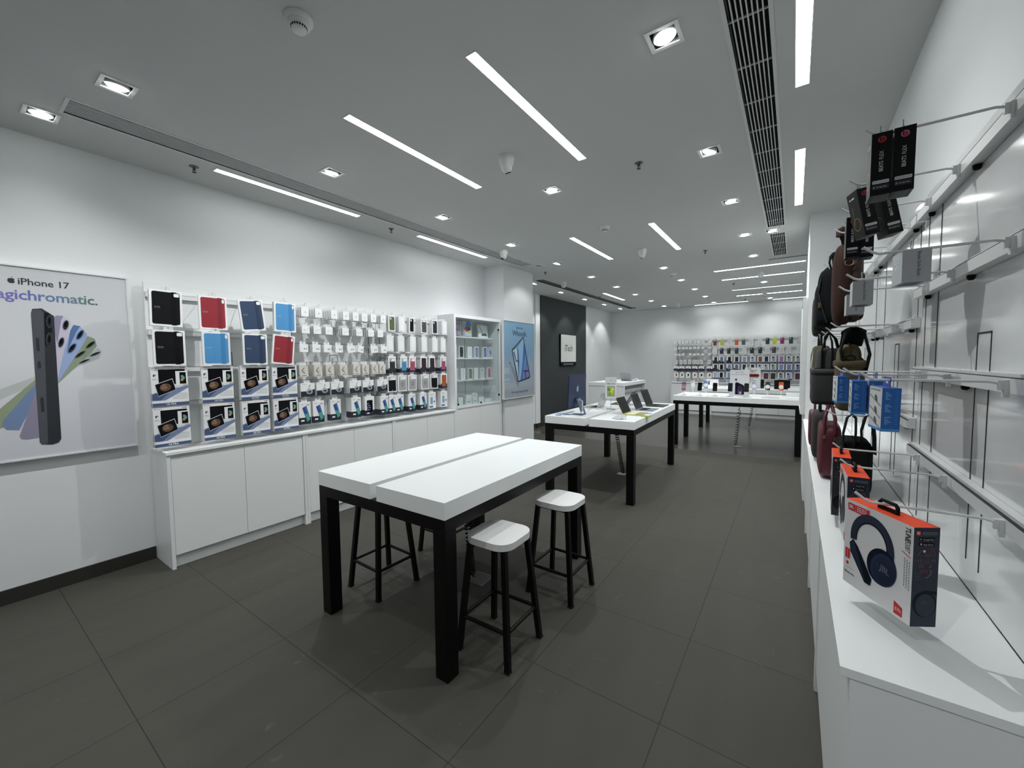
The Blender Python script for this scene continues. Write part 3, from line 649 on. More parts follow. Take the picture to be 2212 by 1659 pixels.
# phone case boxes ------------------------------------------------------
def case_art(col, cam='wide', mag=False, outline=False, body=None, band=None, line_=None):
    def f(b, fr, w, h):
        if band: b.deco(fr, rect(0, 0, w, h*band[1]), band[0])
        mx = .014 if not band else w*.16; x0, x1, y0, y1 = mx, w-mx*.8, .013 if not band else h*.12, h-.012 if not band else h*.90
        if outline:
            lc = line_ or M('#85898B', .5); b.deco(fr, rrect(x0, y0, x1, y1, .012), lc, .0006); b.deco(fr, rrect(x0+.0016, y0+.0016, x1-.0016, y1-.0016, .011), PAPER, .0008)
            if cam == 'cross': line(b, fr, w*.5, h*.95, w*.5, h*.62, .001, lc, .001); line(b, fr, x0, h*.8, x1, h*.8, .001, lc, .001)
        else:
            b.deco(fr, rrect(x0, y0, x1, y1, .012), col, .0006)
            if cam == 'wide': b.deco(fr, rrect(x0+.006, y1-.036, x0+.032, y1-.008, .009), M('#B9BDBB', .4) if not band else INK, .0009)
            if cam == 'bar': b.deco(fr, rrect(x0+.005, y1-.026, x1-.005, y1-.006, .009), PAPER, .0009)
            if cam == 'tri':
                b.deco(fr, rrect(x0+.003, y1-.042, x1-.003, y1-.004, .010), body or PAPER, .0009)
                for px, py in ((.012, -.014), (.012, -.032), (.028, -.023)): b.deco(fr, ell(x0+px, y1+py, .0065, .0065, 10), INK, .0012)
        if mag:
            mc = M('#1A1B1D', .5) if not mag == 2 else M('#2A2C2F', .5); cy = (y0+y1)/2-.01
            ring(b, fr, (x0+x1)/2, cy, .017, .0215, mc, .0011); line(b, fr, (x0+x1)/2, cy-.026, (x0+x1)/2, cy-.042, .004, mc, .0011)
        scribble(b, fr, w*.42, w*.60, h*.30, 1, .003, INKG if not col or outline else M('#9A9D9B', .5))
    return f
def cproto(*a, w=.10, h=.188, d=.022, front=None, side=None, sidem=None, **k):
    return carton('phone_case_box', w, h, d, 'phone case box', case_art(*a, **k), side, front=front, sidem=sidem)
def navyside(b, fr, w, h): b.deco(fr, rect(0, 0, w, h*.22), NAVY); b.deco(fr, rect(w*.1, h*.8, w*.5, h*.93), INK)
BN = (NAVY, .30)
CB = {'olive': cproto(M('#54603B', .6)), 'clear': cproto(None, outline=True, w=.097), 'cross': cproto(None, 'cross', outline=True, w=.10), 'black': cproto(M('#0E0F10', .6), w=.085),
      'ringed': cproto(M('#4C4B48', .5), 'bar', mag=1, w=.105), 'navy': cproto(M('#151B2A', .6), w=.10),
      'bk_band': cproto(M('#26282B', .4), 'tri', mag=1, w=.112, h=.205, band=BN, side=navyside), 'bl_band': cproto(M('#4E8DB5', .5), 'tri', mag=2, w=.112, h=.20, band=BN, side=navyside),
      'pk_band': cproto(M('#A4506A', .5), 'tri', mag=2, w=.112, h=.20, band=BN, side=navyside), 'dk_band': cproto(M('#2C1420', .4), 'none', w=.112, h=.205, band=BN, side=navyside),
      'ring_w': cproto(M('#9EA1A3', .4), 'tri', mag=1, w=.14, h=.20), 'bk_w': cproto(M('#101113', .4), 'tri', w=.135, h=.20), 'orange': cproto(M('#A8532A', .5), 'none', w=.12, h=.20, band=BN, side=navyside)}

# ---------------------------------------------------------------------
#  hang the left wall
# ---------------------------------------------------------------------
XH = -4.205   # rail face
def posword(k, n): return 'frontmost' if k == 0 else ('rearmost' if k == n-1 else '%s from front' % ORD[k+1])
def hang_left(p, desc, y, ztop, n, depth, row, idx, roll=0, swing=0, grp=None, hk=True, gapd=.004, rail=None, xf=-3.995):
    zr = rail if rail is not None else ztop-.012
    where = '%s hook of %s' % (ORD[idx], row)
    if hk: hook(XH, y, zr, PI/2, 'white hook, %s from left in the %s' % (ORD[idx], row))
    for k in range(n):
        x = xf-(depth+gapd)*k
        lb = '%s, %s on %s' % (desc, posword(k, n) if n > 1 else 'alone', where)
        use(p, (x, y, ztop), (0, roll*(1 if k == 0 else .3), PI/2+swing), lb, grp)
G1 = 'tablet cover boxes on the left wall'
for i, (nm, y, zt, roll) in enumerate([('black', 1.079, 2.168, .02), ('red', 1.386, 2.160, .0), ('navy', 1.669, 2.165, -.10), ('sky', 1.973, 2.171, .02)]):
    hang_left(COV[nm], {'black': 'black', 'red': 'crimson', 'navy': 'navy blue', 'sky': 'sky blue'}[nm]+' tablet cover in white box', y, zt, 2 if i in (0, 3) else 1, .016, 'tablet cover top row', i+1, roll, grp=G1, rail=R4[0])
for i, (nm, y, zt, roll) in enumerate([('black', 1.078, 1.862, .0), ('sky', 1.390, 1.863, .0), ('navy', 1.688, 1.862, .0), ('red', 1.946, 1.862, .10)]):
    hang_left(COV[nm], {'black': 'black', 'red': 'crimson', 'navy': 'navy blue', 'sky': 'sky blue'}[nm]+' tablet cover in white box', y, zt, 1, .016, 'tablet cover second row', i+1, roll, grp=G1, rail=R4[1], xf=-3.974)
for r, (zt, row) in enumerate(((1.580, 'upper tablet case row'), (1.264, 'lower tablet case row'))):
    for i, y in enumerate((1.072, 1.394, 1.680, 1.944)):
        hang_left(ULT, 'white and blue tablet case box', y, zt, 2 if i != 1 else 1, .020, row, i+1, .0 if i else -.01, grp='tablet case boxes on the left wall', rail=R4[2+r])
Y1 = [2.163, 2.304, 2.477, 2.614, 2.733, 2.846, 2.964, 3.100]; N1 = [3, 3, 4, 3, 3, 3, 3, 3]
for i, y in enumerate(Y1): hang_left(AD1, 'slim white adapter box', y, 2.148, N1[i]+1, .026, 'small accessory top row', i+1, grp='adapter boxes on the left wall', gapd=.016, rail=R6[0])
Y2 = [2.164, 2.285, 2.412, 2.603, 2.772, 2.926, 3.053]
for i, y in enumerate(Y2): hang_left(AD2, 'small white earphone box', y, 1.970, 4, .026, 'earphone row', i+1, grp='earphone boxes on the left wall', gapd=.010, rail=R6[1])
Y3 = [2.14, 2.269, 2.391, 2.52, 2.659, 2.791, 2.958, 3.098]; RO = [0, 0, 0, 0, -.1, .16, -.12, 0]; SWG = [0, 0, 0, 0, -.3, .25, -.25, 0]
for i, y in enumerate(Y3): hang_left(AD3, 'white charger box', y, 1.784, 1 if i < 7 else 3, .05, 'charger row', i+1, RO[i], SWG[i], grp='charger boxes on the left wall', rail=R6[2])
Y4 = [2.128, 2.278, 2.406, 2.564, 2.727, 2.837, 2.964, 3.070]; N4 = [2, 3, 3, 3, 3, 3, 3, 2]
for i, y in enumerate(Y4): hang_left(AD4, 'cream cable box', y, 1.578, N4[i]+1, .026, 'cream cable row', i+1, (-.04, .0, -.03)[i % 3], grp='cream cable boxes on the left wall', gapd=.006, rail=R6[3])
Y5 = [2.162, 2.325, 2.485, 2.701, 2.868, 3.060]; N5 = [3, 3, 2, 4, 3, 3]
for i, y in enumerate(Y5): hang_left(AD5, 'navy and white long cable box', y, 1.396, N5[i], .030, 'navy cable row', i+1, grp='long cable boxes on the left wall', gapd=.006, rail=R6[4])
Y6 = [2.126, 2.268, 2.456, 2.704]
for i, y in enumerate(Y6): hang_left(GB, 'navy and white screen protector box', y, 1.209, (2, 1, 2, 3)[i], .030, 'bottom row', i+1, grp='screen protector boxes on the left wall', gapd=.006, rail=R6[5])
hang_left(GB2, 'purple pattern screen protector box', 2.877, 1.209, 2, .035, 'bottom row', 5, rail=R6[5])
for i, (y, n) in enumerate(((3.085, 4), (3.196, 2), (3.314, 2), (3.508, 4), (3.701, 5))): hang_left(GB, 'navy and white screen protector box', y, 1.196 if i < 3 else 1.190, n, .030, 'bottom row', 6+i, grp='screen protector boxes on the left wall', gapd=.004, rail=R6[5])
hang_left(GB3, 'pale blue screen film box', 3.861, 1.186, 4, .024, 'bottom row', 11, grp='screen film boxes on the left wall', rail=R6[5])
hang_left(GB3, 'pale blue screen film box', 4.085, 1.187, 6, .024, 'bottom row', 12, grp='screen film boxes on the left wall', rail=R6[5])
def cases(L, zt, row, rail):
    for i, (k, y, n, ds) in enumerate(L): hang_left(CB[k], ds, y, zt, n, .022, row, i+1, (.03 if i % 4 == 2 else 0), rail=rail, gapd=.005)
cases([('olive', 3.222, 2, 'olive phone case box'), ('clear', 3.376, 4, 'clear phone case box'), ('black', 3.534, 2, 'black phone case box'), ('ringed', 3.741, 4, 'ringed taupe phone case box'), ('navy', 3.936, 2, 'dark navy phone case box'), ('clear', 4.120, 6, 'clear phone case box')], 2.156, 'case top row', R6[0])
cases([('cross', 3.191, 4, 'white phone case box'), ('cross', 3.356, 4, 'white phone case box'), ('clear', 3.55, 3, 'clear phone case box'), ('clear', 3.74, 3, 'clear phone case box'), ('cross', 3.934, 4, 'white phone case box'), ('clear', 4.09, 4, 'clear phone case box')], 1.915, 'case second row', 1.945)
cases([('bk_band', 3.212, 5, 'charcoal phone case box'), ('bl_band', 3.392, 5, 'blue phone case box'), ('pk_band', 3.533, 4, 'pink phone case box'), ('dk_band', 3.722, 4, 'dark maroon phone case box'), ('dk_band', 3.872, 3, 'dark maroon phone case box'), ('pk_band', 4.085, 5, 'pink phone case box')], 1.667, 'case third row', 1.69)
cases([('bk_w', 3.203, 4, 'black tough case box'), ('ring_w', 3.359, 4, 'ringed clear case box'), ('ring_w', 3.525, 3, 'ringed clear case box'), ('ring_w', 3.74, 5, 'ringed clear case box'), ('bk_w', 3.905, 3, 'black tough case box'), ('orange', 4.09, 5, 'orange phone case box')], 1.433, 'case fourth row', R6[4]+.03)
# =====================================================================
#  POSTERS AND SIGN
# =====================================================================
def lightbox(label, x, y0, z0, wd, ht, side, art, depth=.044, bg=None):
    """framed poster on a wall, print facing +x (side=1) or -x"""
    t = thing('framed_poster', label, 'poster', (x, y0 if side > 0 else y0+wd, z0), PI/2 if side > 0 else -PI/2)
    # local: x along width, -y outwards
    f = MB(WMET); e = .012; dp = depth
    for a in ((0, wd, 0, e), (0, wd, ht-e, ht)): f.box(a[0], a[1], -dp, 0, a[2], a[3])
    for a in ((0, e), (wd-e, wd)): f.box(a[0], a[1], -dp, 0, e, ht-e)
    f.box(e, wd-e, -.01, 0, e, ht-e); f.build('frame', t, bevel=.001)
    p = MB(bg); p.box(e, wd-e, -dp+.008, -.01, e, ht-e)
    art(p, frf(0, 0, -dp+.008), wd, ht); p.build('poster', t)
    return t
PA = {'black': [(0.45, 0.995), (0.457, 1.026), (0.5, 1.033), (0.554, 0.985), (0.546, 0.12), (0.534, 0.097), (0.503, 0.086), (0.453, 0.095), (0.445, 0.113)], 'side': [(0.451, 0.995), (0.46, 1.022), (0.497, 1.024), (0.506, 1.0), (0.483, 0.106), (0.475, 0.093), (0.453, 0.097), (0.446, 0.112)],
      'bump': [(0.51, 1.005), (0.531, 1.007), (0.543, 0.975), (0.534, 0.79), (0.519, 0.766), (0.503, 0.78)], 'lav': [(0.553, 0.971), (0.564, 0.99), (0.599, 0.991), (0.627, 0.957), (0.618, 0.872), (0.54, 0.5), (0.54, 0.595), (0.55, 0.869)],
      'lavs': [(0.55, 0.971), (0.564, 0.99), (0.599, 0.991), (0.587, 0.959), (0.56, 0.791), (0.55, 0.869)], 'blue': [(0.627, 0.888), (0.645, 0.93), (0.678, 0.923), (0.71, 0.865), (0.703, 0.826), (0.54, 0.5), (0.585, 0.713)],
      'blues': [(0.627, 0.888), (0.645, 0.93), (0.678, 0.923), (0.654, 0.874), (0.603, 0.733)], 'green': [(0.69, 0.81), (0.712, 0.854), (0.748, 0.836), (0.757, 0.781), (0.729, 0.734), (0.54, 0.5)], 'white': [(0.725, 0.729), (0.761, 0.768), (0.781, 0.743), (0.765, 0.688), (0.653, 0.633), (0.54, 0.52)],
      'wl': [(0.16, 0.42), (0.455, 0.57), (0.46, 0.52), (0.17, 0.35)], 'gl': [(0.2, 0.26), (0.46, 0.56), (0.46, 0.46), (0.318, 0.25), (0.23, 0.20)], 'bl': [(0.289, 0.248), (0.296, 0.282), (0.46, 0.54), (0.46, 0.46), (0.36, 0.209), (0.308, 0.217)], 'll': [(0.36, 0.17), (0.46, 0.52), (0.46, 0.147), (0.393, 0.141), (0.365, 0.148)]}
def phone_poster(b, fr, wd, ht):
    cols = {'wl': '#B9BEBD', 'white': '#B4BABC', 'gl': '#8E9B80', 'green': '#8C9A85', 'bl': '#7287AB', 'blue': '#96ABD2', 'blues': '#56719F', 'll': '#8B869C', 'lav': '#C3BED0', 'lavs': '#8F8AA2', 'black': '#2B2E33', 'side': '#4B4F55', 'bump': '#17181B'}
    for i, (k, c) in enumerate(cols.items()): b.deco(fr, PA[k], M(c, .35), .0004+.00015*i)
    def lens(x, y, rx, ry, rot, rim): 
        b.deco(fr, ell(x, y, rx*1.35, ry*1.2, 18, rot=rot), M(rim, .35), .0028); b.deco(fr, ell(x, y, rx, ry, 18, rot=rot), M('#23262C', .2), .0030); b.deco(fr, ell(x, y+.004, rx*.55, ry*.6, 14, rot=rot), M('#0B0C10', .2), .0032)
    for a in (('l', .531, .945, .011, .038, -.05, '#3A3D43'), ('l', .524, .82, .011, .042, -.08, '#3A3D43'), ('p', .607, .926, .013, .034, -.2, '#A7A2BA'), ('p', .579, .802, .012, .035, -.25, '#A7A2BA'), ('b', .674, .86, .011, .036, -.45, '#6E8CC0'), ('b', .63, .763, .012, .036, -.5, '#6E8CC0'),
              ('g', .724, .790, .009, .032, -.75, '#6F7F66'), ('g', .668, .719, .008, .034, -.8, '#6F7F66'), ('w', .745, .722, .007, .032, -1.05, '#A8ACAD'), ('w', .685, .668, .006, .032, -1.05, '#A8ACAD')): lens(*a[1:])
    sd_ = M('#393C41', .35)
    for z, h in ((.32, .10), (.62, .05), (.74, .09)): b.deco(fr, rrect(.463+(.74-z)*.0, z-.0, .477, z+h, .005), M('#2B2D31', .3), .003)
    fruit(b, fr, .376, 1.203, .040, INK, .001)
    b.text(fr, 'iPhone 17', .401, 1.203, .062, INK, .001, 'LEFT', maxw=.235, bold=.012)
    # rainbow line, letter by letter colours
    word = 'Magichromatic.'; cs = ['#7A72B8', '#7570B5', '#6B6BB0', '#6A6AAE', '#5F68A8', '#5A6AA6', '#5A70A5', '#5F76A0', '#637A98', '#5F7C8A', '#587A78', '#50746A', '#4A6C60', '#46665A']
    full = glyphs(word, 'LEFT', .014, 0)[2]; k = .535/full; x = .236
    for i, ch in enumerate(word):
        pre = glyphs(word[:i+1], 'LEFT', .014, 0); vs = pre[0]; mx = max(v[0] for v in vs); own = glyphs(ch, 'LEFT', .014, 0); ox = min(v[0] for v in own[0]); ow = own[2]
        b.text(fr, ch, x+(mx-ow-ox)*k, 1.112, k, M(cs[i], .5), .001, 'LEFT', bold=.014)
lightbox('large framed phone poster on the left wall, five phones fanned out', XL+.001, -.03, .958, .95, 1.312, 1, phone_poster, bg=grad_mat('poster_grey', [(0, '#C9CCD3'), (.5, '#D3D6DA'), (1, '#C4C7CB')], 2, 0, 1.3, .12))
WB = {'dev': [(0.597, 1.053), (0.812, 0.352), (0.786, 0.321), (0.442, 0.266), (0.41, 0.277), (0.238, 0.806), (0.248, 0.824)], 'scr': [(0.586, 1.022), (0.783, 0.353), (0.436, 0.288), (0.263, 0.806)], 'back': [(0.158, 0.613), (0.195, 0.62), (0.421, 0.34), (0.442, 0.257), (0.418, 0.167)]}
def tablet_poster(b, fr, wd, ht):
    b.deco(fr, WB['back'], M('#7F8B96', .3), .0004); b.deco(fr, ell(.185, .597, .013, .013, 12), M('#1E2023', .3), .0008)
    b.deco(fr, WB['dev'], M('#1E2638', .3), .0010)
    b.deco(fr, WB['scr'], M('#6F9AC8', .25), .0012)
    b.deco(fr, [(0.586, 1.022), (0.61, .94), (0.50, 0.31), (0.436, 0.288), (0.40, 0.84)], M('#8FB9DC', .25), .0014)
    b.deco(fr, [(.60, .96), (.66, .78), (.56, .32), (.49, .30), (.57, .60)], M('#3E6FB4', .25), .0016)
    b.deco(fr, [(.66, .78), (.72, .56), (.66, .335), (.56, .32), (.64, .5)], M('#5C7DB8', .25), .0017)
    b.deco(fr, [(.72, .56), (.783, .353), (.62, .32), (.59, .45), (.65, .48)], M('#7D78AE', .25), .0018)
    b.deco(fr, [(.58, .47), (.62, .44), (.77, .44), (.76, .46), (.65, .47)], M('#2E2F55', .25), .0020); b.deco(fr, [(.62, .44), (.66, .33), (.68, .335), (.65, .43)], M('#2E2F55', .25), .0021)
    b.deco(fr, [(.263, .806), (.40, .845), (.46, .60), (.436, .288), (.35, .54)], M('#B9CFDC', .25), .0019)
    b.deco(fr, [(.29, .77), (.36, .62), (.42, .61), (.42, .63), (.37, .65), (.31, .80)], M('#38507C', .25), .0022); b.deco(fr, [(.40, .84), (.43, .84), (.455, .60), (.44, .29), (.43, .40)], M('#31507F', .25), .0023)
    fruit(b, fr, .405, 1.186, .036, INK, .001); b.text(fr, 'iPad Air', .43, 1.186, .052, INK, .001, 'LEFT', maxw=.17)
    b.text(fr, 'Whoosh.', .49, 1.092, .125, M('#1C3350', .5), .001, bold=.01, maxw=.48); b.text(fr, 'Now supercharged by M3', .475, .105, .05, M('#2B3240', .5), .001, bold=.005, maxw=.51)
    for i, (z, h) in enumerate(((.42, .10), (.30, .05), (.25, .02))): b.deco(fr, rect(.012, z, .17, z+h), M('#9EB4C6', .3), .0003)
lightbox('framed light blue tablet poster on the pillar', -3.899, 5.32, .965, .955, 1.297, 1, tablet_poster, bg=grad_mat('poster_blue', [(0, '#A3AAB3'), (.3, '#9DACBC'), (.6, '#7FA3C0'), (1, '#84AECB')], 2, 0, 1.3, .12))
lightbox('framed poster seen edge-on on the right pillar', .1125, 5.59, .965, .955, 1.297, -1, lambda b, fr, w_, h_: None, bg=M('#C4C8CB', .2))
t = thing('wall_sign', 'white square shop sign with black band on the dark wall', 'sign', (-4.999, 9.36, 1.45), PI/2)
MB(BLKD).box(0, .89, -.035, 0, 0, .83).build('backing_box', t)
b = MB(M('#D5D8D4', .5)); b.box(.012, .878, -.045, -.035, .105, .82); b.text(frf(0, 0, -.045), 'iTech', .445, .46, .24, INK, .001, bold=.0, maxw=.46); b.build('face', t)
b = MB(BLKD); b.box(0, .89, -.040, -.035, 0, .10); b.text(frf(0, 0, -.040), 'Apple Authorized Reseller', .445, .05, .055, M('#C8CACA', .5), .001, maxw=.66); b.build('lower_band', t)

# =====================================================================
#  GLASS DISPLAY CABINET
# =====================================================================
t = thing('display_cabinet', 'tall white glass-door cabinet beside the pillar, phone boxes inside', 'display cabinet', (-4.10, 4.795, .922)); cx, cy, cz = -4.10, 4.795, .922
b = MB(WLAM); y0, y1 = 4.243-cy, 5.345-cy; x0, x1 = -.185, .172; zt = 2.268-cz
b.box(x0, x1, y0, y0+.036, 0, zt).box(x0, x1, y1-.036, y1, 0, zt).box(x0, x1, y0+.036, y1-.036, zt-.045, zt).box(x0, x1, y0+.036, y1-.036, 0, .022).box(x0, x0+.012, y0+.036, y1-.036, .022, zt-.045)
for yy in (-.335, -.235, .05): b.box(x0+.012, x0+.0135, yy, yy+.006, .03, zt-.6 if yy < 0 else zt-.3, GAP)
b.build('body', t, bevel=0)
for z in (1.966, 1.650, 1.322): MB(WLAM).box(x0+.012, .08, y0+.037, y1-.08, z-cz-.02, z-cz).build('shelf', t)
for s, (a, c) in enumerate(((y0+.040, -.004), (.000, y1-.040))):
    g = MB(GLASS).box(.160, .165, a, c, .026, zt-.049).build('glass_door', t)
    for z in (.13, zt-.17):
        yy = a+.012 if s == 0 else c-.035
        if s == 1: MB(BLKD).lathe([(.014, 0), (.014, .014)], n=12).box(-.02, .02, -.004, .004, .002, .010).build('hinge', g).matrix_local = Matrix.Translation((.166, yy+.01, z)) @ Matrix.Rotation(PI/2, 4, 'Y')
    MB(BLKD).lathe([(.012, 0), (.014, .012), (.010, .018)], n=12).build('lock_knob', g).matrix_local = Matrix.Translation((.1655, (a+.02) if s == 0 else a+.02, .06 if s == 0 else .045)) @ Matrix.Rotation(PI/2, 4, 'Y')
def sbox(name, label, y, z, w_, h_, d_, front, art=None, x=-4.06, rz=PI/2, cat='phone box', grp=None, tilt=0, side=None):
    """box standing on a shelf, front faces +x; origin at bottom centre of the front"""
    b = MB(side or PAPER2); b.box(-w_/2, w_/2, 0, d_, 0, h_, None, {'f': front})
    if art: art(b, frf(-w_/2, 0, 0), w_, h_)
    o = b.build(name); o.location = (x, y, z); o.rotation_euler = (tilt, 0, rz); return tag(o, label, cat, grp)
def ph_art(col, dots=True, scr=False):
    def f(b, fr, w, h):
        b.deco(fr, rrect(w*.13, h*.06, w*.87, h*.94, .010), M(col, .35))
        if dots:
            for k in (0, 1): b.deco(fr, ell(w*.30, h*(.86-.11*k), .008, .009, 10), INK, .0007)
        if scr: b.deco(fr, ell(w*.5, h*.5, w*.25, h*.2, 14, rot=.6), M('#4E7C98', .35), .0008)
    return f
def pen_art(b, fr, w, h): line(b, fr, w*.5, h*.1, w*.5, h*.9, .006, M('#AEB2B5', .4)); line(b, fr, w*.5, h*.82, w*.5, h*.9, .006, INK, .0008)
G = 'phone boxes in the glass cabinet'
z2, z3 = 1.6505, 1.3225
for nm, lb, y, z, art, w_ in [('phone_box', 'orange phone box at the left end of the cabinet middle shelf', 4.395, z2, ph_art('#B4582A', 0), .085), ('phone_box', 'black phone box on the upper phone shelf of the cabinet', 4.535, z2, ph_art('#121417', 0), .10), ('pencil_box', 'white stylus box on the upper phone shelf', 4.725, z2, pen_art, .10), ('phone_box', 'grey blue phone box behind the glass door edge, upper phone shelf', 4.89, z2, ph_art('#7F93B8'), .098),
        ('phone_box', 'periwinkle phone box on the upper phone shelf, second from right', 5.10, z2, ph_art('#6A74BE'), .10), ('phone_box', 'phone box with teal screen at right end of upper phone shelf', 5.235, z2, ph_art('#9CB9C9', 0, 1), .088),
        ('phone_box', 'pale phone box at the left end of the lower phone shelf', 4.41, z3, ph_art('#C3CACB'), .09), ('pencil_box', 'white stylus box on the lower phone shelf, left one', 4.565, z3, pen_art, .10), ('phone_box', 'olive green phone box on the lower phone shelf', 4.735, z3, ph_art('#74806A'), .095), ('pencil_box', 'white stylus box on the lower phone shelf, right one', 4.87, z3, pen_art, .088),
        ('phone_box', 'light silver phone box on the lower phone shelf', 5.03, z3, ph_art('#C9CDD2'), .085), ('phone_box', 'rose phone box at right end of the lower phone shelf', 5.20, z3, ph_art('#B9647A', 0), .085)]:
    sbox(nm, lb, y, z, w_, .172, .04, PAPER, art, grp=G if nm == 'phone_box' else None, cat='phone box' if nm == 'phone_box' else 'stylus box')
def tab1(b, fr, w, h):
    b.deco(fr, rrect(w*.02, h*.02, w*.95, h*.95, .01), INK); b.deco(fr, rect(w*.06, h*.07, w*.91, h*.90), M('#B7A3BC', .3), .0008)
    for i, (x, r) in enumerate(((.2, .05), (.35, .075), (.5, .10), (.62, .13))): ring(b, fr, w*.1, h*.1, w*x, w*(x+.05), M('#4A3A5C', .3), .001+.0001*i, 16, 0, PI/2)
def tab2(b, fr, w, h):
    b.deco(fr, rrect(w*.03, h*.02, w*.96, h*.98, .01), INK); b.deco(fr, rect(w*.07, h*.05, w*.92, h*.95), M('#B9CCE0', .3), .0008)
    b.deco(fr, ell(w*.55, h*.75, w*.36, h*.19, 20), M('#2E75B5', .3), .0010); b.deco(fr, ell(w*.35, h*.48, w*.28, h*.18, 20), M('#B51E55', .3), .0012); b.deco(fr, ell(w*.62, h*.50, w*.20, h*.13, 20), M('#3A1E5C', .3), .0014); b.deco(fr, ell(w*.6, h*.30, w*.30, h*.09, 20), M('#E6C81E', .3), .0011)
def kb_art(b, fr, w, h): line(b, fr, w*.15, h*.9, w*.42, h*.45, .012, M('#3B3F41', .3)); b.deco(fr, [(w*.28, h*.14), (w*.36, h*.34), (w*.80, h*.34), (w*.93, h*.14)], M('#3B4042', .4))
sbox('tablet_box', 'tablet box with lilac swirls on the cabinet top shelf', 4.43, 1.967, .22, .205, .05, PAPER, tab1, x=-4.08, cat='tablet box')
sbox('tablet_box', 'upright tablet box with blue red yellow circles, top shelf', 4.69, 1.967, .175, .245, .05, PAPER, tab2, cat='tablet box')
sbox('keyboard_box', 'white keyboard box leaning on the cabinet top shelf', 5.09, 1.971, .235, .20, .03, PAPER, kb_art, x=-4.08, tilt=-.12, cat='keyboard box')
def smallb(b, fr, w, h): b.deco(fr, rrect(w*.2, h*.3, w*.8, h*.5, .005), M('#A7ABAE', .4)); scribble(b, fr, w*.3, w*.7, h*.75, 1, .004, INKG)
for i, (y, z, w_, h_, d_, lb, c) in enumerate([(4.36, .945, .09, .11, .09, 'white cube box at left of the cabinet floor', 0), (4.50, .945, .10, .12, .09, 'white cube box second from left on the cabinet floor', 0), (4.685, .945, .14, .085, .09, 'flat white accessory box on the cabinet floor, lower of the stack', 1),
        (4.69, 1.031, .13, .05, .08, 'white accessory box resting on the flat box at cabinet floor', 0), (4.83, .945, .11, .09, .09, 'white accessory box in the middle of the cabinet floor', 1), (4.83, 1.036, .12, .07, .08, 'white accessory box stacked in the middle of the cabinet', 1), (4.99, .945, .13, .085, .09, 'white accessory box right of the cabinet middle', 0), (5.17, .945, .17, .05, .09, 'low white box at right of the cabinet floor', 0)]):
    sbox('accessory_box', lb, y, z, w_, h_, d_, PAPER, smallb if c else None, x=-4.06, cat='accessory box', grp='white boxes on the cabinet floor')

# =====================================================================
#  RIGHT WALL
# =====================================================================
YR = [1.115, 2.375, 3.45, 4.52, 5.548]
for i in range(4):
    base_cabinet('white base cabinet along the right wall, %s from the viewer' % ORD[i+1], YR[i]+(.001 if i else .004), YR[i+1]-.001, .485, .118-(.0 if i else 0), -1)
tag(MB(WTOP).box(.100, .434, 1.115, 5.546, .899, .920).build('countertop', bevel=.001), 'long white ledge under the right wall products', 'countertop')
RR1 = [2.18, 1.863, 1.537, 1.217]; RR2 = [2.18, 1.745, 1.315]
display_panel('glossy white hook panel on the right wall nearest the viewer', 1.116, YR[1]-.002, .4345, [(1.13, 2.37, z) for z in RR1], z1=2.262, side=-1, slots=(2.15, 2.32, 1.30), u=[(1.63, 1.735, 1.668, 1.0)])
display_panel('glossy white hook panel behind the bags, second on right wall', YR[1], YR[2]-.002, .4345, [(2.39, 3.43, z) for z in RR2], z1=2.262, side=-1, slots=(2.45, 3.24), u=[(2.80, 2.90, 1.668, 1.0)])
display_panel('glossy white hook panel on right wall, third from the viewer', YR[2], YR[3]-.002, .4345, [(3.46, 4.50, z) for z in RR2], z1=2.262, side=-1, slots=(3.55, 4.40), u=[(3.90, 4.0, 1.668, 1.0)])
display_panel('glossy white hook panel on right wall against the far pillar', YR[3], YR[4]-.002, .4345, [(4.53, 5.53, z) for z in RR2], z1=2.262, side=-1, slots=(4.62, 5.45), u=[(4.95, 5.05, 1.668, 1.0)])
def rhook(y, z, label):
    hook(.4045, y, z, -PI/2, label, L=.262, r=.0034)
YH1 = [1.465, 1.842, 2.158, 2.483, 2.925, 3.343, 3.75, 4.10, 4.45, 4.80, 5.10, 5.35]
for i, y in enumerate(YH1): rhook(y, 2.18-.012, 'thick white hook, %s from the viewer in the top right row' % ORD[i+1])
for i, y in enumerate([1.421, 1.842, 2.133]): rhook(y, 1.863-.012, 'thick white hook, %s from viewer in second right row' % ORD[i+1])
for i, y in enumerate([1.413, 1.832, 2.20]): rhook(y, 1.537-.012, 'thick white hook, %s from viewer in third right row' % ORD[i+1])
for i, y in enumerate([1.39, 1.818, 2.152]): rhook(y, 1.217-.012, 'thick white hook, %s from viewer in lowest right row' % ORD[i+1])
for i, y in enumerate([2.531, 2.909, 3.32, 3.72, 4.08, 4.40, 4.75, 5.05, 5.32]):
    rhook(y, 1.745-.012, 'thick white hook, %s in the upper bag row' % ORD[i+1]); rhook(y+.01, 1.315-.012, 'thick white hook, %s in the lower bag row' % ORD[i+1])
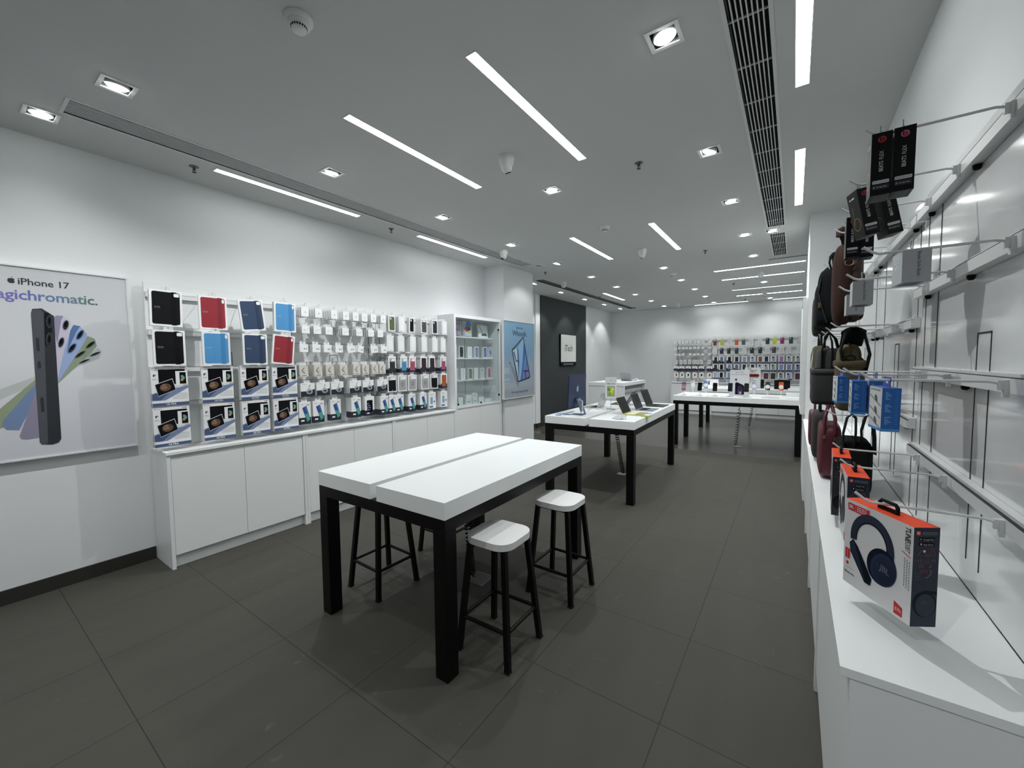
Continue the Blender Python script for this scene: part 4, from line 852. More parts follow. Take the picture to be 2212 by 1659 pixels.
# --- slim black earphone boxes (stand off the hook, narrow face to -y)
def flex_box(pink):
    w_, h_, d_ = .068, .158, .041    # local: front (-y side) is w x h ; after rz=-90 it faces -x
    red = M('#A81E2C' if not pink else '#C0527C', .5); bk = M('#0B0C0E', .4); b = MB(bk); b.box(-w_/2, w_/2, 0, d_, -h_, 0)
    fr = (Vector((w_/2, 0, -h_)), Vector((0, 1, 0)), Vector((0, 0, 1)), Vector((1, 0, 0)))   # narrow face (+x local)
    b.deco(fr, ell(d_/2, h_-.018, .0085, .0085, 20), red, .0005); ring(b, fr, d_/2, h_-.0195, .0028, .0045, bk, .0008, 16); b.deco(fr, rect(d_/2-.0046, h_-.021, d_/2-.0029, h_-.0105), bk, .0008)
    wh = M('#C9CBCC', .5); b.text(fr, 'BEATS', d_/2, h_*.455, .0115, wh, .0006, rot=PI/2, bold=.012, maxw=.026); b.text(fr, 'FLEX', d_/2, h_*.635, .0115, wh, .0006, rot=PI/2, maxw=.021)
    b.deco(fr, rrect(.004, .0285, d_-.004, .037, .002), wh, .0005); b.text(fr, 'Made for iPhone | iPad', d_/2, .0328, .0035, INK, .0008, maxw=.028)
    b.deco(fr, rrect(.004, .014, d_-.004, .0255, .002), M('#1E2124', .4), .0005); b.deco(fr, [(.0065, .0165), (.0065, .0225), (.0105, .0195)], M('#7FA8C4', .5), .0008); b.text(fr, 'Google Play', .012, .0195, .0045, wh, .0008, 'LEFT', maxw=.024)
    fr2 = (Vector((-w_/2, 0, -h_)), Vector((1, 0, 0)), Vector((0, 0, 1)), Vector((0, -1, 0)))
    line(b, fr2, w_*.3, h_*.3, w_*.35, h_*.7, .0012, M('#B59A3A', .4)); ring(b, fr2, w_*.5, h_*.3, .020, .0215, M('#B59A3A', .4), .0006); scribble(b, fr2, w_*.2, w_*.8, h_*.85, 1, .005, wh)
    for i in range(5): b.deco((Vector((-w_/2, 0, -h_)), Vector((1, 0, 0)), Vector((0, 1, 0)), Vector((0, 0, -1))), rect(w_*(.1+.17*i), d_*.2, w_*(.2+.17*i), d_*.8), M('#4A4E52', .5))
    t = thing('earphone_box', '', 'earphone box'); b.build('carton', t)
    MB(M('#6B6F72', .3)).box(-.002, .002, d_*.48, d_*.52, 0, .03).box(-.012, .012, d_*.48, d_*.52, .0, .012).build('hang_tab', t); return proto(t)
FB, FP = flex_box(0), flex_box(1)
use(FB, (.1535, 1.477, 2.182), (0, .0, -PI/2), 'slim black earphone box with red round mark, nearest top hook front')
use(FP, (.1975, 1.479, 2.185), (0, .02, -PI/2), 'slim black earphone box with pink round mark on the nearest top hook')
use(FB, (.148, 1.85, 2.165), (.20, 0, -PI/2+.30), 'tilted slim black earphone box, front of the second top hook')
use(FB, (.206, 1.865, 2.16), (.21, 0, -PI/2+.26), 'tilted slim black earphone box, behind another on the second top hook')
use(FB, (.160, 2.17, 2.16), (0, 0, -PI/2), 'slim black earphone box with red mark, front of third top hook')
use(FB, (.205, 2.175, 2.155), (0, 0, -PI/2), 'slim black earphone box, rear of the third top hook')
# --- silver earbud cartons
def buds():
    w_, h_, d_ = .075, .080, .054; sv = M('#A9ADB0', .38, .25); b = MB(sv); b.box(-w_/2, w_/2, 0, d_, -h_, 0, None, {'f': M('#C2C8CA', .35, .2)})
    fr = (Vector((w_/2, 0, -h_)), Vector((0, 1, 0)), Vector((0, 0, 1)), Vector((1, 0, 0))); b.text(fr, 'Beats Solo Buds', d_*.58, h_*.55, .0098, M('#3A3D40', .5), .0006, rot=-PI/2, maxw=.062)
    fr2 = frf(-w_/2, -h_, 0); 
    for x in (.35, .6): b.deco(fr2, ell(w_*x, h_*.6, .007, .010, 14, rot=.4), M('#E3E8EA', .3)); b.deco(fr2, ell(w_*x, h_*.62, .003, .004, 10), M('#7B8A8F', .3), .0007)
    for i in range(6): b.deco((Vector((-w_/2, 0, -h_)), Vector((1, 0, 0)), Vector((0, 1, 0)), Vector((0, 0, -1))), rect(w_*(.08+.15*i), d_*.15, w_*(.18+.15*i), d_*.8), M('#5B5F62', .5))
    t = thing('earbud_box', '', 'earbud box'); b.build('carton', t)
    MB(M('#8F9396', .3)).box(-.009, .009, d_*.48, d_*.51, 0, .012).box(-.009, -.005, d_*.48, d_*.51, .012, .030).box(.005, .009, d_*.48, d_*.51, .012, .030).box(-.009, .009, d_*.48, d_*.51, .030, .034).build('hang_tab', t); return proto(t)
BU = buds()
use(BU, (.214, 1.45, 1.867), (0, .0, -PI/2+.10), 'silver earbud box on the nearest hook of the second right row')
use(BU, (.158, 1.85, 1.858), (0, .0, -PI/2), 'silver earbud box on the second hook of the second right row')
use(BU, (.166, 2.14, 1.850), (0, .0, -PI/2), 'silver earbud box on the third hook, partly hidden by another')
# --- bright blue and white earphone cartons
def bluep():
    w_, h_, d_ = .076, .112, .038; bl = M('#0F5EAF', .4); b = MB(bl); b.box(-w_/2, w_/2, 0, d_, -h_, 0, None, {'f': M('#D8DADB', .45)}); b2 = M('#3F93D6', .4); tx = M('#6FA6D8', .5)
    fr = (Vector((w_/2, 0, -h_)), Vector((0, 1, 0)), Vector((0, 0, 1)), Vector((1, 0, 0))); b.deco(fr, rect(0, 0, d_, .007), b2)
    for k, y in enumerate((.100, .068, .036)):
        for j in range(5): b.deco(fr, rect(d_*.18, y-.0042*j, d_*(.32+.1*((j*7+k) % 3)), y-.0042*j+.0022), tx, .0005)
    for j in range(16): b.deco(fr, rect(d_*.70, .102-.0055*j, d_*(.84+.04*(j % 2)), .102-.0055*j+.002), M('#2A77C4', .5), .0005)
    f2 = frf(-w_/2, -h_, 0); b.deco(f2, rect(0, 0, w_, .007), b2); dk = M('#3A3E42', .5)
    for y in (.80, .52, .28): line(b, f2, w_*.05, h_*y, w_*.95, h_*(y-.22), .0022, dk); b.deco(f2, ell(w_*.55, h_*(y-.06), .006, .011, 12, rot=.5), M('#4A4E53', .4), .0008)
    scribble(b, f2, w_*.1, w_*.8, h_*.92, 1, .004, INKG)
    t = thing('wired_earphone_box', '', 'earphone box'); b.build('carton', t)
    MB(M('#3A4FA0', .3)).box(-.022, .022, d_*.55, d_*.58, 0, .010).box(-.022, -.008, d_*.55, d_*.58, .010, .020).box(.008, .022, d_*.55, d_*.58, .010, .020).box(-.022, .022, d_*.55, d_*.58, .020, .027).build('hang_tab', t); return proto(t)
BP = bluep()
use(BP, (.180, 1.425, 1.522), (0, .03, -PI/2+.20), 'blue and white wired earphone box on the nearest hook')
use(BP, (.162, 1.805, 1.522), (0, .03, -PI/2), 'blue wired earphone box on the second hook, front one')
use(BP, (.206, 1.810, 1.522), (0, .0, -PI/2), 'blue wired earphone box on the second hook, rear one')
use(BP, (.150, 2.25, 1.520), (0, .02, -PI/2+.14), 'blue and white wired earphone box on the third hook, farthest one')
# --- large headphone cartons
def hp_box(dark, label, loc, rz):
    w_, h_, d_ = .205, .236, .057; sd2 = M(dark, .42); org = M('#E8481C', .45); wh = M('#D9DADA', .5); red = M('#C22430', .5); nv = M('#16213A', .35); nv2 = M('#1E2C4A', .3); nk = M('#0C1424', .4)
    t = thing('headphone_box', label, 'headphone box', loc, rz)
    b = MB(sd2); b.box(-w_/2, w_/2, 0, d_, -h_, 0, None, {'f': wh, 't': org}); f = frf(-w_/2, -h_, 0); W, Hh = w_, h_
    # headphones artwork
    def arc(cx, cy, r0, r1, a0, a1, sx, sy, m, l, n=28):
        vs = []; o, U, V, N = f
        for i in range(n+1):
            a = a0+(a1-a0)*i/n; 
            for r in (r0, r1): vs.append(o+U*(cx+r*sx*math.cos(a))+V*(cy+r*sy*math.sin(a))+N*l)
        b.add(vs, [(2*i, 2*i+1, 2*i+3, 2*i+2) for i in range(n)], m)
    arc(W*.44, Hh*.60, .046, .068, -.25, PI+.15, 1.0, 1.12, nv, .0006); arc(W*.44, Hh*.60, .046, .050, -.2, PI, 1.0, 1.12, nk, .0007)
    b.deco(f, [(W*.68, Hh*.52), (W*.76, Hh*.60), (W*.77, Hh*.50), (W*.72, Hh*.42), (W*.64, Hh*.50)], nv2, .0008)
    b.deco(f, ell(W*.60, Hh*.42, W*.205, Hh*.205, 32, rot=-.5), nk, .0010); b.deco(f, ell(W*.63, Hh*.40, W*.175, Hh*.185, 32, rot=-.5), nv2, .0012); b.deco(f, ell(W*.64, Hh*.395, W*.15, Hh*.155, 32, rot=-.5), nv, .0014)
    b.text(f, 'JBL', W*.655, Hh*.41, .022, M('#55617A', .4), .0017, bold=.02, rot=-.15); 
    for k in range(3): b.deco(f, rect(W*.545, Hh*(.43-.015*k+.01), W*.56, Hh*(.43-.015*k+.015)), M('#55617A', .4), .0017)
    b.deco(f, [(W*.10, Hh*.50), (W*.16, Hh*.56), (W*.24, Hh*.50), (W*.47, Hh*.22), (W*.45, Hh*.14), (W*.36, Hh*.14), (W*.12, Hh*.40)], nk, .0010); b.deco(f, [(W*.13, Hh*.50), (W*.16, Hh*.55), (W*.20, Hh*.50), (W*.38, Hh*.16), (W*.34, Hh*.18), (W*.13, Hh*.42)], nv, .0013)
    b.text(f, 'TUNE', W*.93, Hh*.905, .019, INK, .0006, rot=-PI/2, bold=.03, shear=.2, maxw=.036); b.text(f, '520BT', W*.93, Hh*.780, .018, INK, .0006, rot=-PI/2, shear=.2, maxw=.028)
    line(b, f, W*.865, Hh*.715, W*.975, Hh*.680, .002, red)
    scrm = M('#77797C', .6)
    for k, x in enumerate((.91, .94, .97)):
        yy = .66-.01*k
        for j in range(10): b.deco(f, rect(W*x-.002, Hh*(yy-.030*j-.022), W*x, Hh*(yy-.030*j)), scrm, .0005)
    b.deco(f, rect(W*.05, Hh*.88, W*.17, Hh*.965), red); b.text(f, 'JBL', W*.11, Hh*.925, .012, wh, .0008, bold=.02); b.deco(f, rect(W*.175, Hh*.88, W*.40, Hh*.965), red); scribble(b, f, W*.20, W*.37, Hh*.94, 3, .0022, wh)
    b.deco(f, rect(W*.03, Hh*.30, W*.11, Hh*.42), red, .0006); line(b, f, W*.07, Hh*.31, W*.07, Hh*.41, .001, wh, .0009); b.deco(f, ell(W*.07, Hh*.245, .0045, .005, 12), red); b.text(f, 'Bluetooth', W*.03, Hh*.135, .0085, INK, .0006, 'LEFT', bold=.01, maxw=.042); scribble(b, f, W*.05, W*.2, Hh*.19, 1, .0016, INKG)
    b.deco(f, [(W*.79, Hh*.03), (W*.90, Hh*.03), (W*.90, Hh*.13), (W*.79, Hh*.16)], red); b.text(f, '57h', W*.845, Hh*.085, .0115, wh, .0008, bold=.01)
    # narrow printed side
    s = (Vector((w_/2, 0, -h_)), Vector((0, 1, 0)), Vector((0, 0, 1)), Vector((1, 0, 0))); D = d_; g = M('#7E838C', .5); gl = M('#3A3F4C', .5)
    b.deco(s, rrect(D*.09, Hh*.925, D*.25, Hh*.965, .002), M('#E0503E', .5)); ring(b, s, D*.17, Hh*.945, .0016, .0026, wh, .0008, 12); b.deco(s, rrect(D*.32, Hh*.93, D*.90, Hh*.955, .0025), g, .0005); b.deco(s, rrect(D*.335, Hh*.934, D*.885, Hh*.951, .002), gl, .0008)
    for yy, tx in ((.885, 'Google Play'), (.835, 'App Store')):
        b.deco(s, rrect(D*.20, Hh*(yy-.018), D*.80, Hh*(yy+.018), .0015), M('#0A0B0D', .4), .0005); b.text(s, tx, D*.36, Hh*yy-.001, .0055, M('#B9BCC0', .5), .0008, 'LEFT', maxw=D*.40)
        (b.deco(s, [(D*.24, Hh*(yy-.010)), (D*.24, Hh*(yy+.010)), (D*.31, Hh*yy)], M('#8F9498', .5), .0008) if tx[0] == 'G' else fruit(b, s, D*.28, Hh*yy, .0045, M('#D0D3D6', .5)))
    rd = M('#A83A36', .5)
    pts = [(.10, .72), (.2, .725), (.3, .775), (.42, .76), (.5, .72), (.62, .72), (.7, .79), (.76, .79), (.84, .73)]
    for p, q in zip(pts, pts[1:]): line(b, s, D*p[0], Hh*p[1], D*q[0], Hh*q[1], .0010, rd)
    scribble(b, s, D*.25, D*.85, Hh*.715, 1, .003, gl); b.deco(s, ell(D*.42, Hh*.765, .003, .003, 8), wh, .0009)
    for k in range(9): line(b, s, D*(.12+.09*k), Hh*(.665-.006*(k % 3)), D*(.12+.09*k), Hh*(.675+.006*(k % 3)), .0008, rd if 3 < k < 6 else g)
    scribble(b, s, D*.15, D*.82, Hh*.64, 1, .003, gl); b.deco(s, rrect(D*.25, Hh*.605, D*.42, Hh*.63, .001), rd, .0005); b.deco(s, rrect(D*.28, Hh*.61, D*.39, Hh*.625, .001), sd2, .0008); b.deco(s, ell(D*.68, Hh*.61, .0025, .0025, 8), rd); line(b, s, D*.70, Hh*.61, D*.74, Hh*.635, .001, rd)
    for k in range(7): line(b, s, D*(.28+.05*k), Hh*(.555-.005*(k % 3)), D*(.28+.05*k), Hh*(.57+.006*(k % 3)), .0008, rd)
    zz = [(.65, .58), (.75, .56), (.70, .545), (.68, .535), (.72, .53), (.60, .515), (.64, .51), (.50, .50), (.58, .495)]
    for p, q in zip(zz, zz[1:]): line(b, s, D*p[0], Hh*p[1], D*q[0], Hh*q[1], .0010, g)
    scribble(b, s, D*.12, D*.36, Hh*.53, 3, .003, gl)
    b.deco(s, ell(D*.52, Hh*.23, D*.46, Hh*.13, 28), M('#0D1322' if dark == '#1A2138' else '#0E0F11', .4), .0005); b.deco(s, ell(D*.55, Hh*.22, D*.38, Hh*.115, 28), M('#18223A' if dark == '#1A2138' else '#1B1D20', .4), .0007); b.deco(s, [(D*.2, Hh*.27), (D*.5, Hh*.37), (D*.98, Hh*.36), (D*.98, Hh*.33), (D*.5, Hh*.34)], M('#0B111E', .4), .0006); b.text(s, 'JBL', D*.52, Hh*.245, .013, gl, .0009, bold=.02)
    b.build('carton', t)
    k = MB(BLKD); k.tube([(-.026, d_*.5, -.001), (-.026, d_*.5, .016), (-.020, d_*.5, .023), (.020, d_*.5, .023), (.026, d_*.5, .016), (.026, d_*.5, -.001)], (.0045), n=8); k.box(-.026, .026, d_*.5-.002, d_*.5+.002, 0, .009) ; k.box(-.024, .024, d_*.5-.004, d_*.5+.004, -.0005, .004); k.build('carry_handle', t)
    return t
hp_box('#1A2138', 'white and navy over-ear headphone box nearest the viewer', (.183, 1.362, 1.208), math.radians(-58.3))
hp_box('#1A2138', 'navy-sided headphone box with orange top on the middle hook', (.155, 1.835, 1.204), -PI/2+.02)
hp_box('#26282A', 'black-sided headphone box with orange top, farthest of three', (.142, 2.15, 1.204), -PI/2-.04)
# --- bags ---------------------------------------------------------------
def fab(h, r=.85): return M(h, r, var=.12, scale=60, bump=.5)
BLKF = fab('#121415'); 
def strap(b, pts, wd, th=.004, mat=None):
    """flat webbing ribbon running along pts; width along local y"""
    b.tube(pts, [(th, wd/2) if 0 else (wd/2, th)]*len(pts), mat, n=8)
def bag(name, label, cat, loc, parts, grp=None):
    t = thing(name, label, cat, loc, 0, grp)
    for nm, fn in parts: b = MB(); fn(b); b.build(nm, t)
    return t
def B_(c, h, col, e1=.35, e2=.45, taper=0): return lambda b: b.blob(c, h, e1, e2, fab(col) if isinstance(col, str) else col, taper=taper)
def loop(p0, top, p1, r, col=None, flat=None):
    def f(b):
        P0, T, P1 = map(Vector, (p0, top, p1)); pts = []
        for i in range(13):
            u = i/12; a = P0*(1-u)**2+T*2*u*(1-u)*1.0+P1*u*u
            pts.append(a)
        sc_ = (T.z-P0.z)/max(1e-6, max(p.z for p in pts)-P0.z); pts = [Vector((p.x, p.y, P0.z+(p.z-P0.z)*sc_)) for p in pts]
        b.tube(pts, flat if flat else r, col or BLKF, n=8)
    return f
LEATH = M('#35201A', .7, var=.15, scale=40, bump=.3, spec=.2); LEATHD = M('#2C1A14', .6, var=.1, scale=40, bump=.3); BRASS = M('#A58A6A', .3, .9)
def zipline(c, h, col): 
    return lambda b: b.tube([(c[0], c[1]+h[1]*math.cos(a)*1.005, c[2]+h[2]*math.sin(a)*1.005) for a in [PI/2-PI*.55+i*PI*1.1/24*1 for i in range(25)]], .003, M(col, .6))
bag('sling_bag', 'brown leather sling bag hanging behind the slim black boxes', 'bag', (.2, 2.56, 1.77), [
    ('body', lambda b: b.blob((-.015, 0, .18), (.042, .095, .19), .55, .7, LEATH)), ('back_panel', lambda b: b.blob((.028, .0, .18), (.030, .088, .18), .5, .6, LEATHD)),
    ('front_pocket', lambda b: b.blob((.045, .01, .12), (.022, .075, .11), .4, .5, LEATH)),
    ('strap', lambda b: b.tube([(0, 0, .34), (-.008, -.005, .36), (-.03, -.03, .40), (-.032, -.04, .425), (-.025, -.02, .436), (-.01, .03, .41), (0, .06, .36)], (.016, .004), fab('#17191A'))),
    ('strap_tab', lambda b: b.tube([(-.034, -.046, .405), (-.034, -.046, .432), (-.022, -.03, .440)], .016, LEATH)),
    ('ring', lambda b: b.tube([(.0+.016*math.cos(a), -.095, .27+.014*math.sin(a)) for a in [i*2*PI/16 for i in range(17)]], .0022, BRASS))])
bag('backpack', 'black backpack hanging behind the brown sling bag', 'backpack', (.165, 3.0, 1.765), [
    ('body', B_((0, 0, .17), (.062, .13, .165), '#121516', .4, .5)), ('front_pocket', B_((-.045, -.02, .13), (.03, .10, .115), '#191C1E', .4, .5)),
    ('shoulder_strap', lambda b: b.tube([(.0, -.07, .31), (-.015, -.075, .37), (-.005, -.07, .412), (.02, -.02, .405), (.03, .03, .33)], (.022, .005), BLKF)),
    ('side_strap', lambda b: b.tube([(-.05, -.11, .28), (-.062, -.12, .20), (-.04, -.13, .10), (-.02, -.125, .03)], (.009, .003), fab('#25282A'))),
    ('buckle', lambda b: b.box(-.062, -.050, -.128, -.122, .115, .145, BRASS))])
bag('backpack', 'dark olive backpack with a small red tag behind the black one', 'backpack', (.155, 3.44, 1.765), [
    ('body', B_((0, 0, .165), (.050, .13, .16), '#1C211C', .4, .5)), ('front_pocket', B_((-.036, 0, .12), (.024, .105, .10), '#2A2E20', .4, .5)), ('tag', lambda b: b.box(-.045, -.030, -.132, -.128, .15, .18, M('#5A1B18', .6))),
    ('shoulder_strap', lambda b: b.tube([(0, -.05, .31), (0, -.06, .37), (.0, -.05, .41), (.02, 0, .39), (.02, .05, .31)], (.02, .005), BLKF))])
bag('backpack', 'dark backpack hanging fourth in the upper bag row, mostly hidden', 'backpack', (.155, 3.93, 1.765), [
    ('body', B_((0, 0, .15), (.048, .13, .15), '#2B2F22', .4, .5)), ('shoulder_strap', loop((0, -.05, .29), (0, -.02, .415), (0, .05, .29), 0, BLKF, (.015, .005)))])
bag('backpack', 'tan and olive backpack with black shoulder straps, nearest the viewer', 'backpack', (.235, 2.66, 1.335), [
    ('body', B_((-.005, 0, .135), (.055, .14, .135), '#4A4027', .35, .45)), ('top_section', lambda b: b.blob((-.01, 0, .255), (.046, .125, .078), .75, .5, fab('#5B5237'))), ('flap', lambda b: b.blob((-.004, 0, .232), (.062, .143, .020), .3, .3, fab('#453B25'))),
    ('zip', lambda b: b.tube([(-.01, -.126*math.cos(a), .27+.066*math.sin(a)) for a in [i*PI/20 for i in range(21)]], .003, M('#2E2A1B', .6))),
    ('grab_ring', lambda b: b.tube([(-.012+.018*math.cos(a), -.132, .262+.012*math.sin(a)) for a in [i*2*PI/16 for i in range(17)]], .0028, BLKD)),
    ('shoulder_strap', lambda b: b.tube([(-.035, -.10, .20), (-.05, -.125, .30), (-.035, -.13, .38), (-.028, -.115, .400), (-.02, -.06, .385), (-.02, .05, .33)], (.027, .006), fab('#15181B'))),
    ('shoulder_strap', lambda b: b.tube([(.045, -.10, .18), (.058, -.125, .28), (.035, -.13, .38), (.022, -.115, .400), (.02, -.06, .385), (.02, .05, .33)], (.028, .006), fab('#101213')))])
bag('backpack', 'grey backpack with black grab handles in the middle bag row', 'backpack', (.165, 3.055, 1.33), [
    ('body', B_((0, 0, .175), (.058, .145, .150), '#3A3B3B', .25, .35)), ('front_pocket', B_((-.018, -.022, .098), (.062, .140, .098), '#2F3030', .22, .3)), ('pocket_flap', B_((-.018, -.024, .192), (.066, .144, .020), '#424343', .4, .3)), ('side_tag', lambda b: b.box(.050, .056, -.166, -.13, .06, .14, BLKD)), ('zip', lambda b: b.box(-.068, .062, -.158, -.15, .205, .212, M('#191A1A', .5))),
    ('grab_handle', lambda b: b.tube([(-.035, -.148, .20), (-.036, -.15, .31), (-.025, -.14, .36), (-.005, -.125, .41), (.008, -.148, .36), (.012, -.152, .30), (.012, -.148, .20)], (.015, .005), BLKF)),
    ('shoulder_strap', lambda b: b.tube([(-.02, -.04, .32), (-.02, -.06, .39), (.0, -.06, .415), (.03, -.04, .38), (.05, 0, .31)], (.018, .006), BLKF))])
bag('backpack', 'olive backpack with a pale edge, behind the grey one', 'backpack', (.148, 3.46, 1.345), [
    ('body', B_((0, 0, .17), (.048, .145, .165), '#4B4A33', .28, .35)), ('edge_strip', lambda b: b.tube([(-.044, -.10, .04), (-.050, -.11, .12), (-.050, -.11, .22), (-.040, -.10, .30)], .006, M('#B9BBB6', .6))), ('shoulder_strap', loop((0, -.06, .32), (0, -.02, .40), (0, .05, .32), 0, BLKF, (.02, .006)))])
bag('backpack', 'dark green backpack fourth in the middle bag row, mostly hidden', 'backpack', (.15, 3.87, 1.345), [('body', B_((0, 0, .16), (.045, .14, .155), '#33362B', .35, .4)), ('shoulder_strap', loop((0, -.06, .30), (0, -.02, .40), (0, .05, .30), 0, BLKF, (.02, .006)))])
bag('handbag', 'black shoulder bag with two long handles, nearest in the low row', 'bag', (.258, 2.66, .922), [
    ('body', B_((0, 0, .135), (.068, .145, .135), '#0E0F10', .35, .45)), ('handle', lambda b: b.tube([(-.05, -.12, .235), (-.052, -.13, .31), (-.038, -.115, .385), (-.02, -.10, .400), (-.005, -.115, .385), (-.005, -.13, .31), (-.01, -.12, .25)], (.021, .005), fab('#15181A'))),
    ('handle', lambda b: b.tube([(.02, -.12, .25), (.015, -.13, .33), (.03, -.115, .395), (.045, -.10, .400), (.056, -.115, .38), (.062, -.13, .30), (.066, -.12, .22)], (.021, .005), fab('#0F1011')))])
MAR = M('#541725', .5, var=.15, scale=30, bump=.2)
bag('briefcase', 'maroon leather briefcase standing above the right ledge', 'bag', (.178, 2.985, .925), [
    ('body', lambda b: b.blob((0, 0, .148), (.050, .165, .148), .3, .3, MAR)), ('handle', lambda b: b.tube([(-.030, -.155, .25), (-.030, -.158, .34), (-.012, -.10, .405), (.004, -.10, .405), (.016, -.155, .34), (.018, -.158, .25)], .009, MAR)),
    ('buckle', lambda b: b.box(-.037, -.024, -.170, -.164, .225, .245, BRASS)), ('buckle', lambda b: b.box(.012, .024, -.170, -.164, .215, .235, BRASS)), ('top_flap', lambda b: b.blob((0, 0, .275), (.045, .150, .022), .5, .4, MAR))])
bag('handbag', 'dark grey shoulder bag behind the maroon briefcase', 'bag', (.150, 3.385, .94), [('body', B_((0, 0, .155), (.042, .13, .155), '#2D2E2B', .4, .45)), ('handle', loop((0, -.08, .29), (0, -.04, .39), (0, .06, .29), .007))])
bag('briefcase', 'small maroon bag farthest along the right ledge', 'bag', (.138, 3.78, .95), [('body', lambda b: b.blob((0, 0, .13), (.036, .12, .13), .35, .35, MAR)), ('handle', loop((0, -.06, .25), (0, -.02, .375), (0, .06, .25), .006, MAR))])
# =====================================================================
#  BACK WALL
# =====================================================================
def rot_cab(label, x0, x1):
    t = thing('base_cabinet', label, 'cabinet', ((x0+x1)/2, 12.90, 0)); hw = (x1-x0)/2; b = MB(WLAM)
    b.box(-hw, -hw+.024, -.2, .19, 0, .897).box(hw-.024, hw, -.2, .19, 0, .897).box(-hw+.024, hw-.024, .18, .19, 0, .897).box(-hw+.024, hw-.024, -.155, .18, 0, .10).box(-hw+.024, hw-.024, -.178, .18, .877, .897); b.build('body', t)
    ws = (2*hw-.052)/2
    for k in (0, 1): a = -hw+.026+k*ws; MB(DOOR).box(a+.0015, a+ws-.0015, -.194, -.181, .105, .875).build('door', t)
    MB(GAP).box(-hw+.024, hw-.024, -.179, -.16, .102, .876).build('inner_gap', t)
XB = [-3.02, -1.925, -.845, .235]
for i in range(3): rot_cab('white two-door base cabinet on the back wall, %s from left' % ORD[i+1], XB[i]+.001, XB[i+1]-.001)
tag(MB(WTOP).box(-3.02, .24, 12.69, 13.09, .899, .92).build('countertop'), 'long white ledge along the back wall', 'countertop')
def back_panel(label, x0, x1, rows, slots=(), u=None):
    t = thing('slatwall', label, 'display panel', ((x0+x1)/2, 13.04, .92)); c = (x0+x1)/2
    b = MB(PANEL); b.box(x0-c, x1-c, 0, .05, .003, 1.322)
    for q in slots: b.box(q-.005-c, q+.005-c, -.0012, 0, .03, 1.2, GAP)
    if u: b.box(u-.07-c, u-.062-c, -.0012, 0, .05, .72, GAP).box(u+.062-c, u+.07-c, -.0012, 0, .05, .72, GAP).box(u-.07-c, u+.07-c, -.0012, 0, .712, .72, GAP)
    b.build('backboard', t)
    for z in rows: MB(WMET).box(x0-c+.01, x1-c-.01, -.03, -.0012, z-.022-.92, z+.022-.92).box(x0-c+.012, x1-c-.012, -.0302, -.0215, z+.0225-.92, z+.0245-.92, GAP).build('rail', t)
RB1 = [2.15, 1.955, 1.765, 1.57, 1.385, 1.20]; RB2 = [2.15, 1.90, 1.665, 1.45, 1.225]
back_panel('glossy white hook panel on the back wall, left one with white boxes', -2.95, XB[1]-.001, RB1, (-2.90, -1.976), -2.45)
back_panel('glossy white hook panel on the back wall, middle one', XB[1]+.001, XB[2]-.001, RB2, (-1.812, -.914))
back_panel('glossy white hook panel on the back wall, right one', XB[2]+.001, .235, RB2, (-.757, .16))
def bbox(name, label, cat, x, zt, w_, h_, front, art=None, n=1, grp=None, d=.06, y=12.84, side=None):
    b = MB(side or PAPER2); b.box(-w_/2, w_/2, 0, d, -h_, 0, None, {'f': front})
    if art: art(b, frf(-w_/2, -h_, 0), w_, h_)
    b.box(-.012, .012, .002, .003, 0, .02, PAPER2)
    o = b.build(name); o.location = (x, y, zt); return tag(o, label, cat, grp)
def bhook(x, z, label): hook(x, 13.008, z+.022, 0, label, L=.20)
def simple(col, x0=.15, y0=.1, x1=.85, y1=.9, extra=None, r=.008):
    def f(b, fr, w, h):
        b.deco(fr, rrect(w*x0, h*y0, w*x1, h*y1, r), M(col, .5), .0008)
        if extra: extra(b, fr, w, h)
    return f
LC = [-2.93, -2.82, -2.714, -2.617, -2.517, -2.40, -2.298, -2.183, -2.0]
for r, (zt, w_, h_, row, desc) in enumerate(((2.145, .085, .085, 'first', 'tiny white box'), (1.95, .08, .06, 'second', 'tiny white box'), (1.76, .08, .05, 'third', 'tiny white box'))):
    skip = {1: (), 2: (3, ), 0: ()}[r]
    for i, x in enumerate(LC):
        if i in skip: continue
        bhook(x, zt+.0, 'small hook, %s from left in %s row of the back left panel' % (ORD[i+1], row))
        bbox('adapter_box', '%s on back wall, %s from left in %s row' % (desc, ORD[i+1], row), 'adapter box', x, zt-.01*(i % 2 if r == 2 else 0), w_, h_, PAPER, simple('#C4C7C9', .35, .35, .6, .65, r=.004), grp='tiny white boxes on the back wall', d=.12)
for i, x in enumerate([-2.915, -2.77, -2.66, -2.535, -2.41, -2.315, -2.215, -2.0]):
    bhook(x, 1.57, 'small hook, %s from left in fourth row of the back left panel' % ORD[i+1])
    bbox('cable_box', 'small cream cable box on back wall, %s from left' % ORD[i+1], 'cable box', x, 1.565, .088, .115, M('#D4D4CF', .5), simple('#9A9C9C', .3, .35, .65, .7, r=.004), grp='cream cable boxes on the back wall', d=.12)
def navyb(b, fr, w, h): b.deco(fr, rect(0, 0, w, h*.40), NAVY, .0006); b.deco(fr, [(0, h*.4), (w, h*.4), (w*.5, h*.6), (0, h*.48)], NAVY, .0007); line(b, fr, w*.45, h*.35, w*.6, h*.85, .012, M('#A5A9AC', .5), .0009)
LL = [-2.90, -2.74, -2.565, -2.385, -2.205, -1.99]
for i, x in enumerate(LL):
    bhook(x, 1.39, 'small hook, %s from left in fifth row of the back left panel' % ORD[i+1]); bbox('long_cable_box', 'navy and white cable box on back wall, %s from left' % ORD[i+1], 'cable box', x, 1.385, .15, .135, PAPER, navyb, grp='navy cable boxes on the back wall', d=.10, side=NAVY)
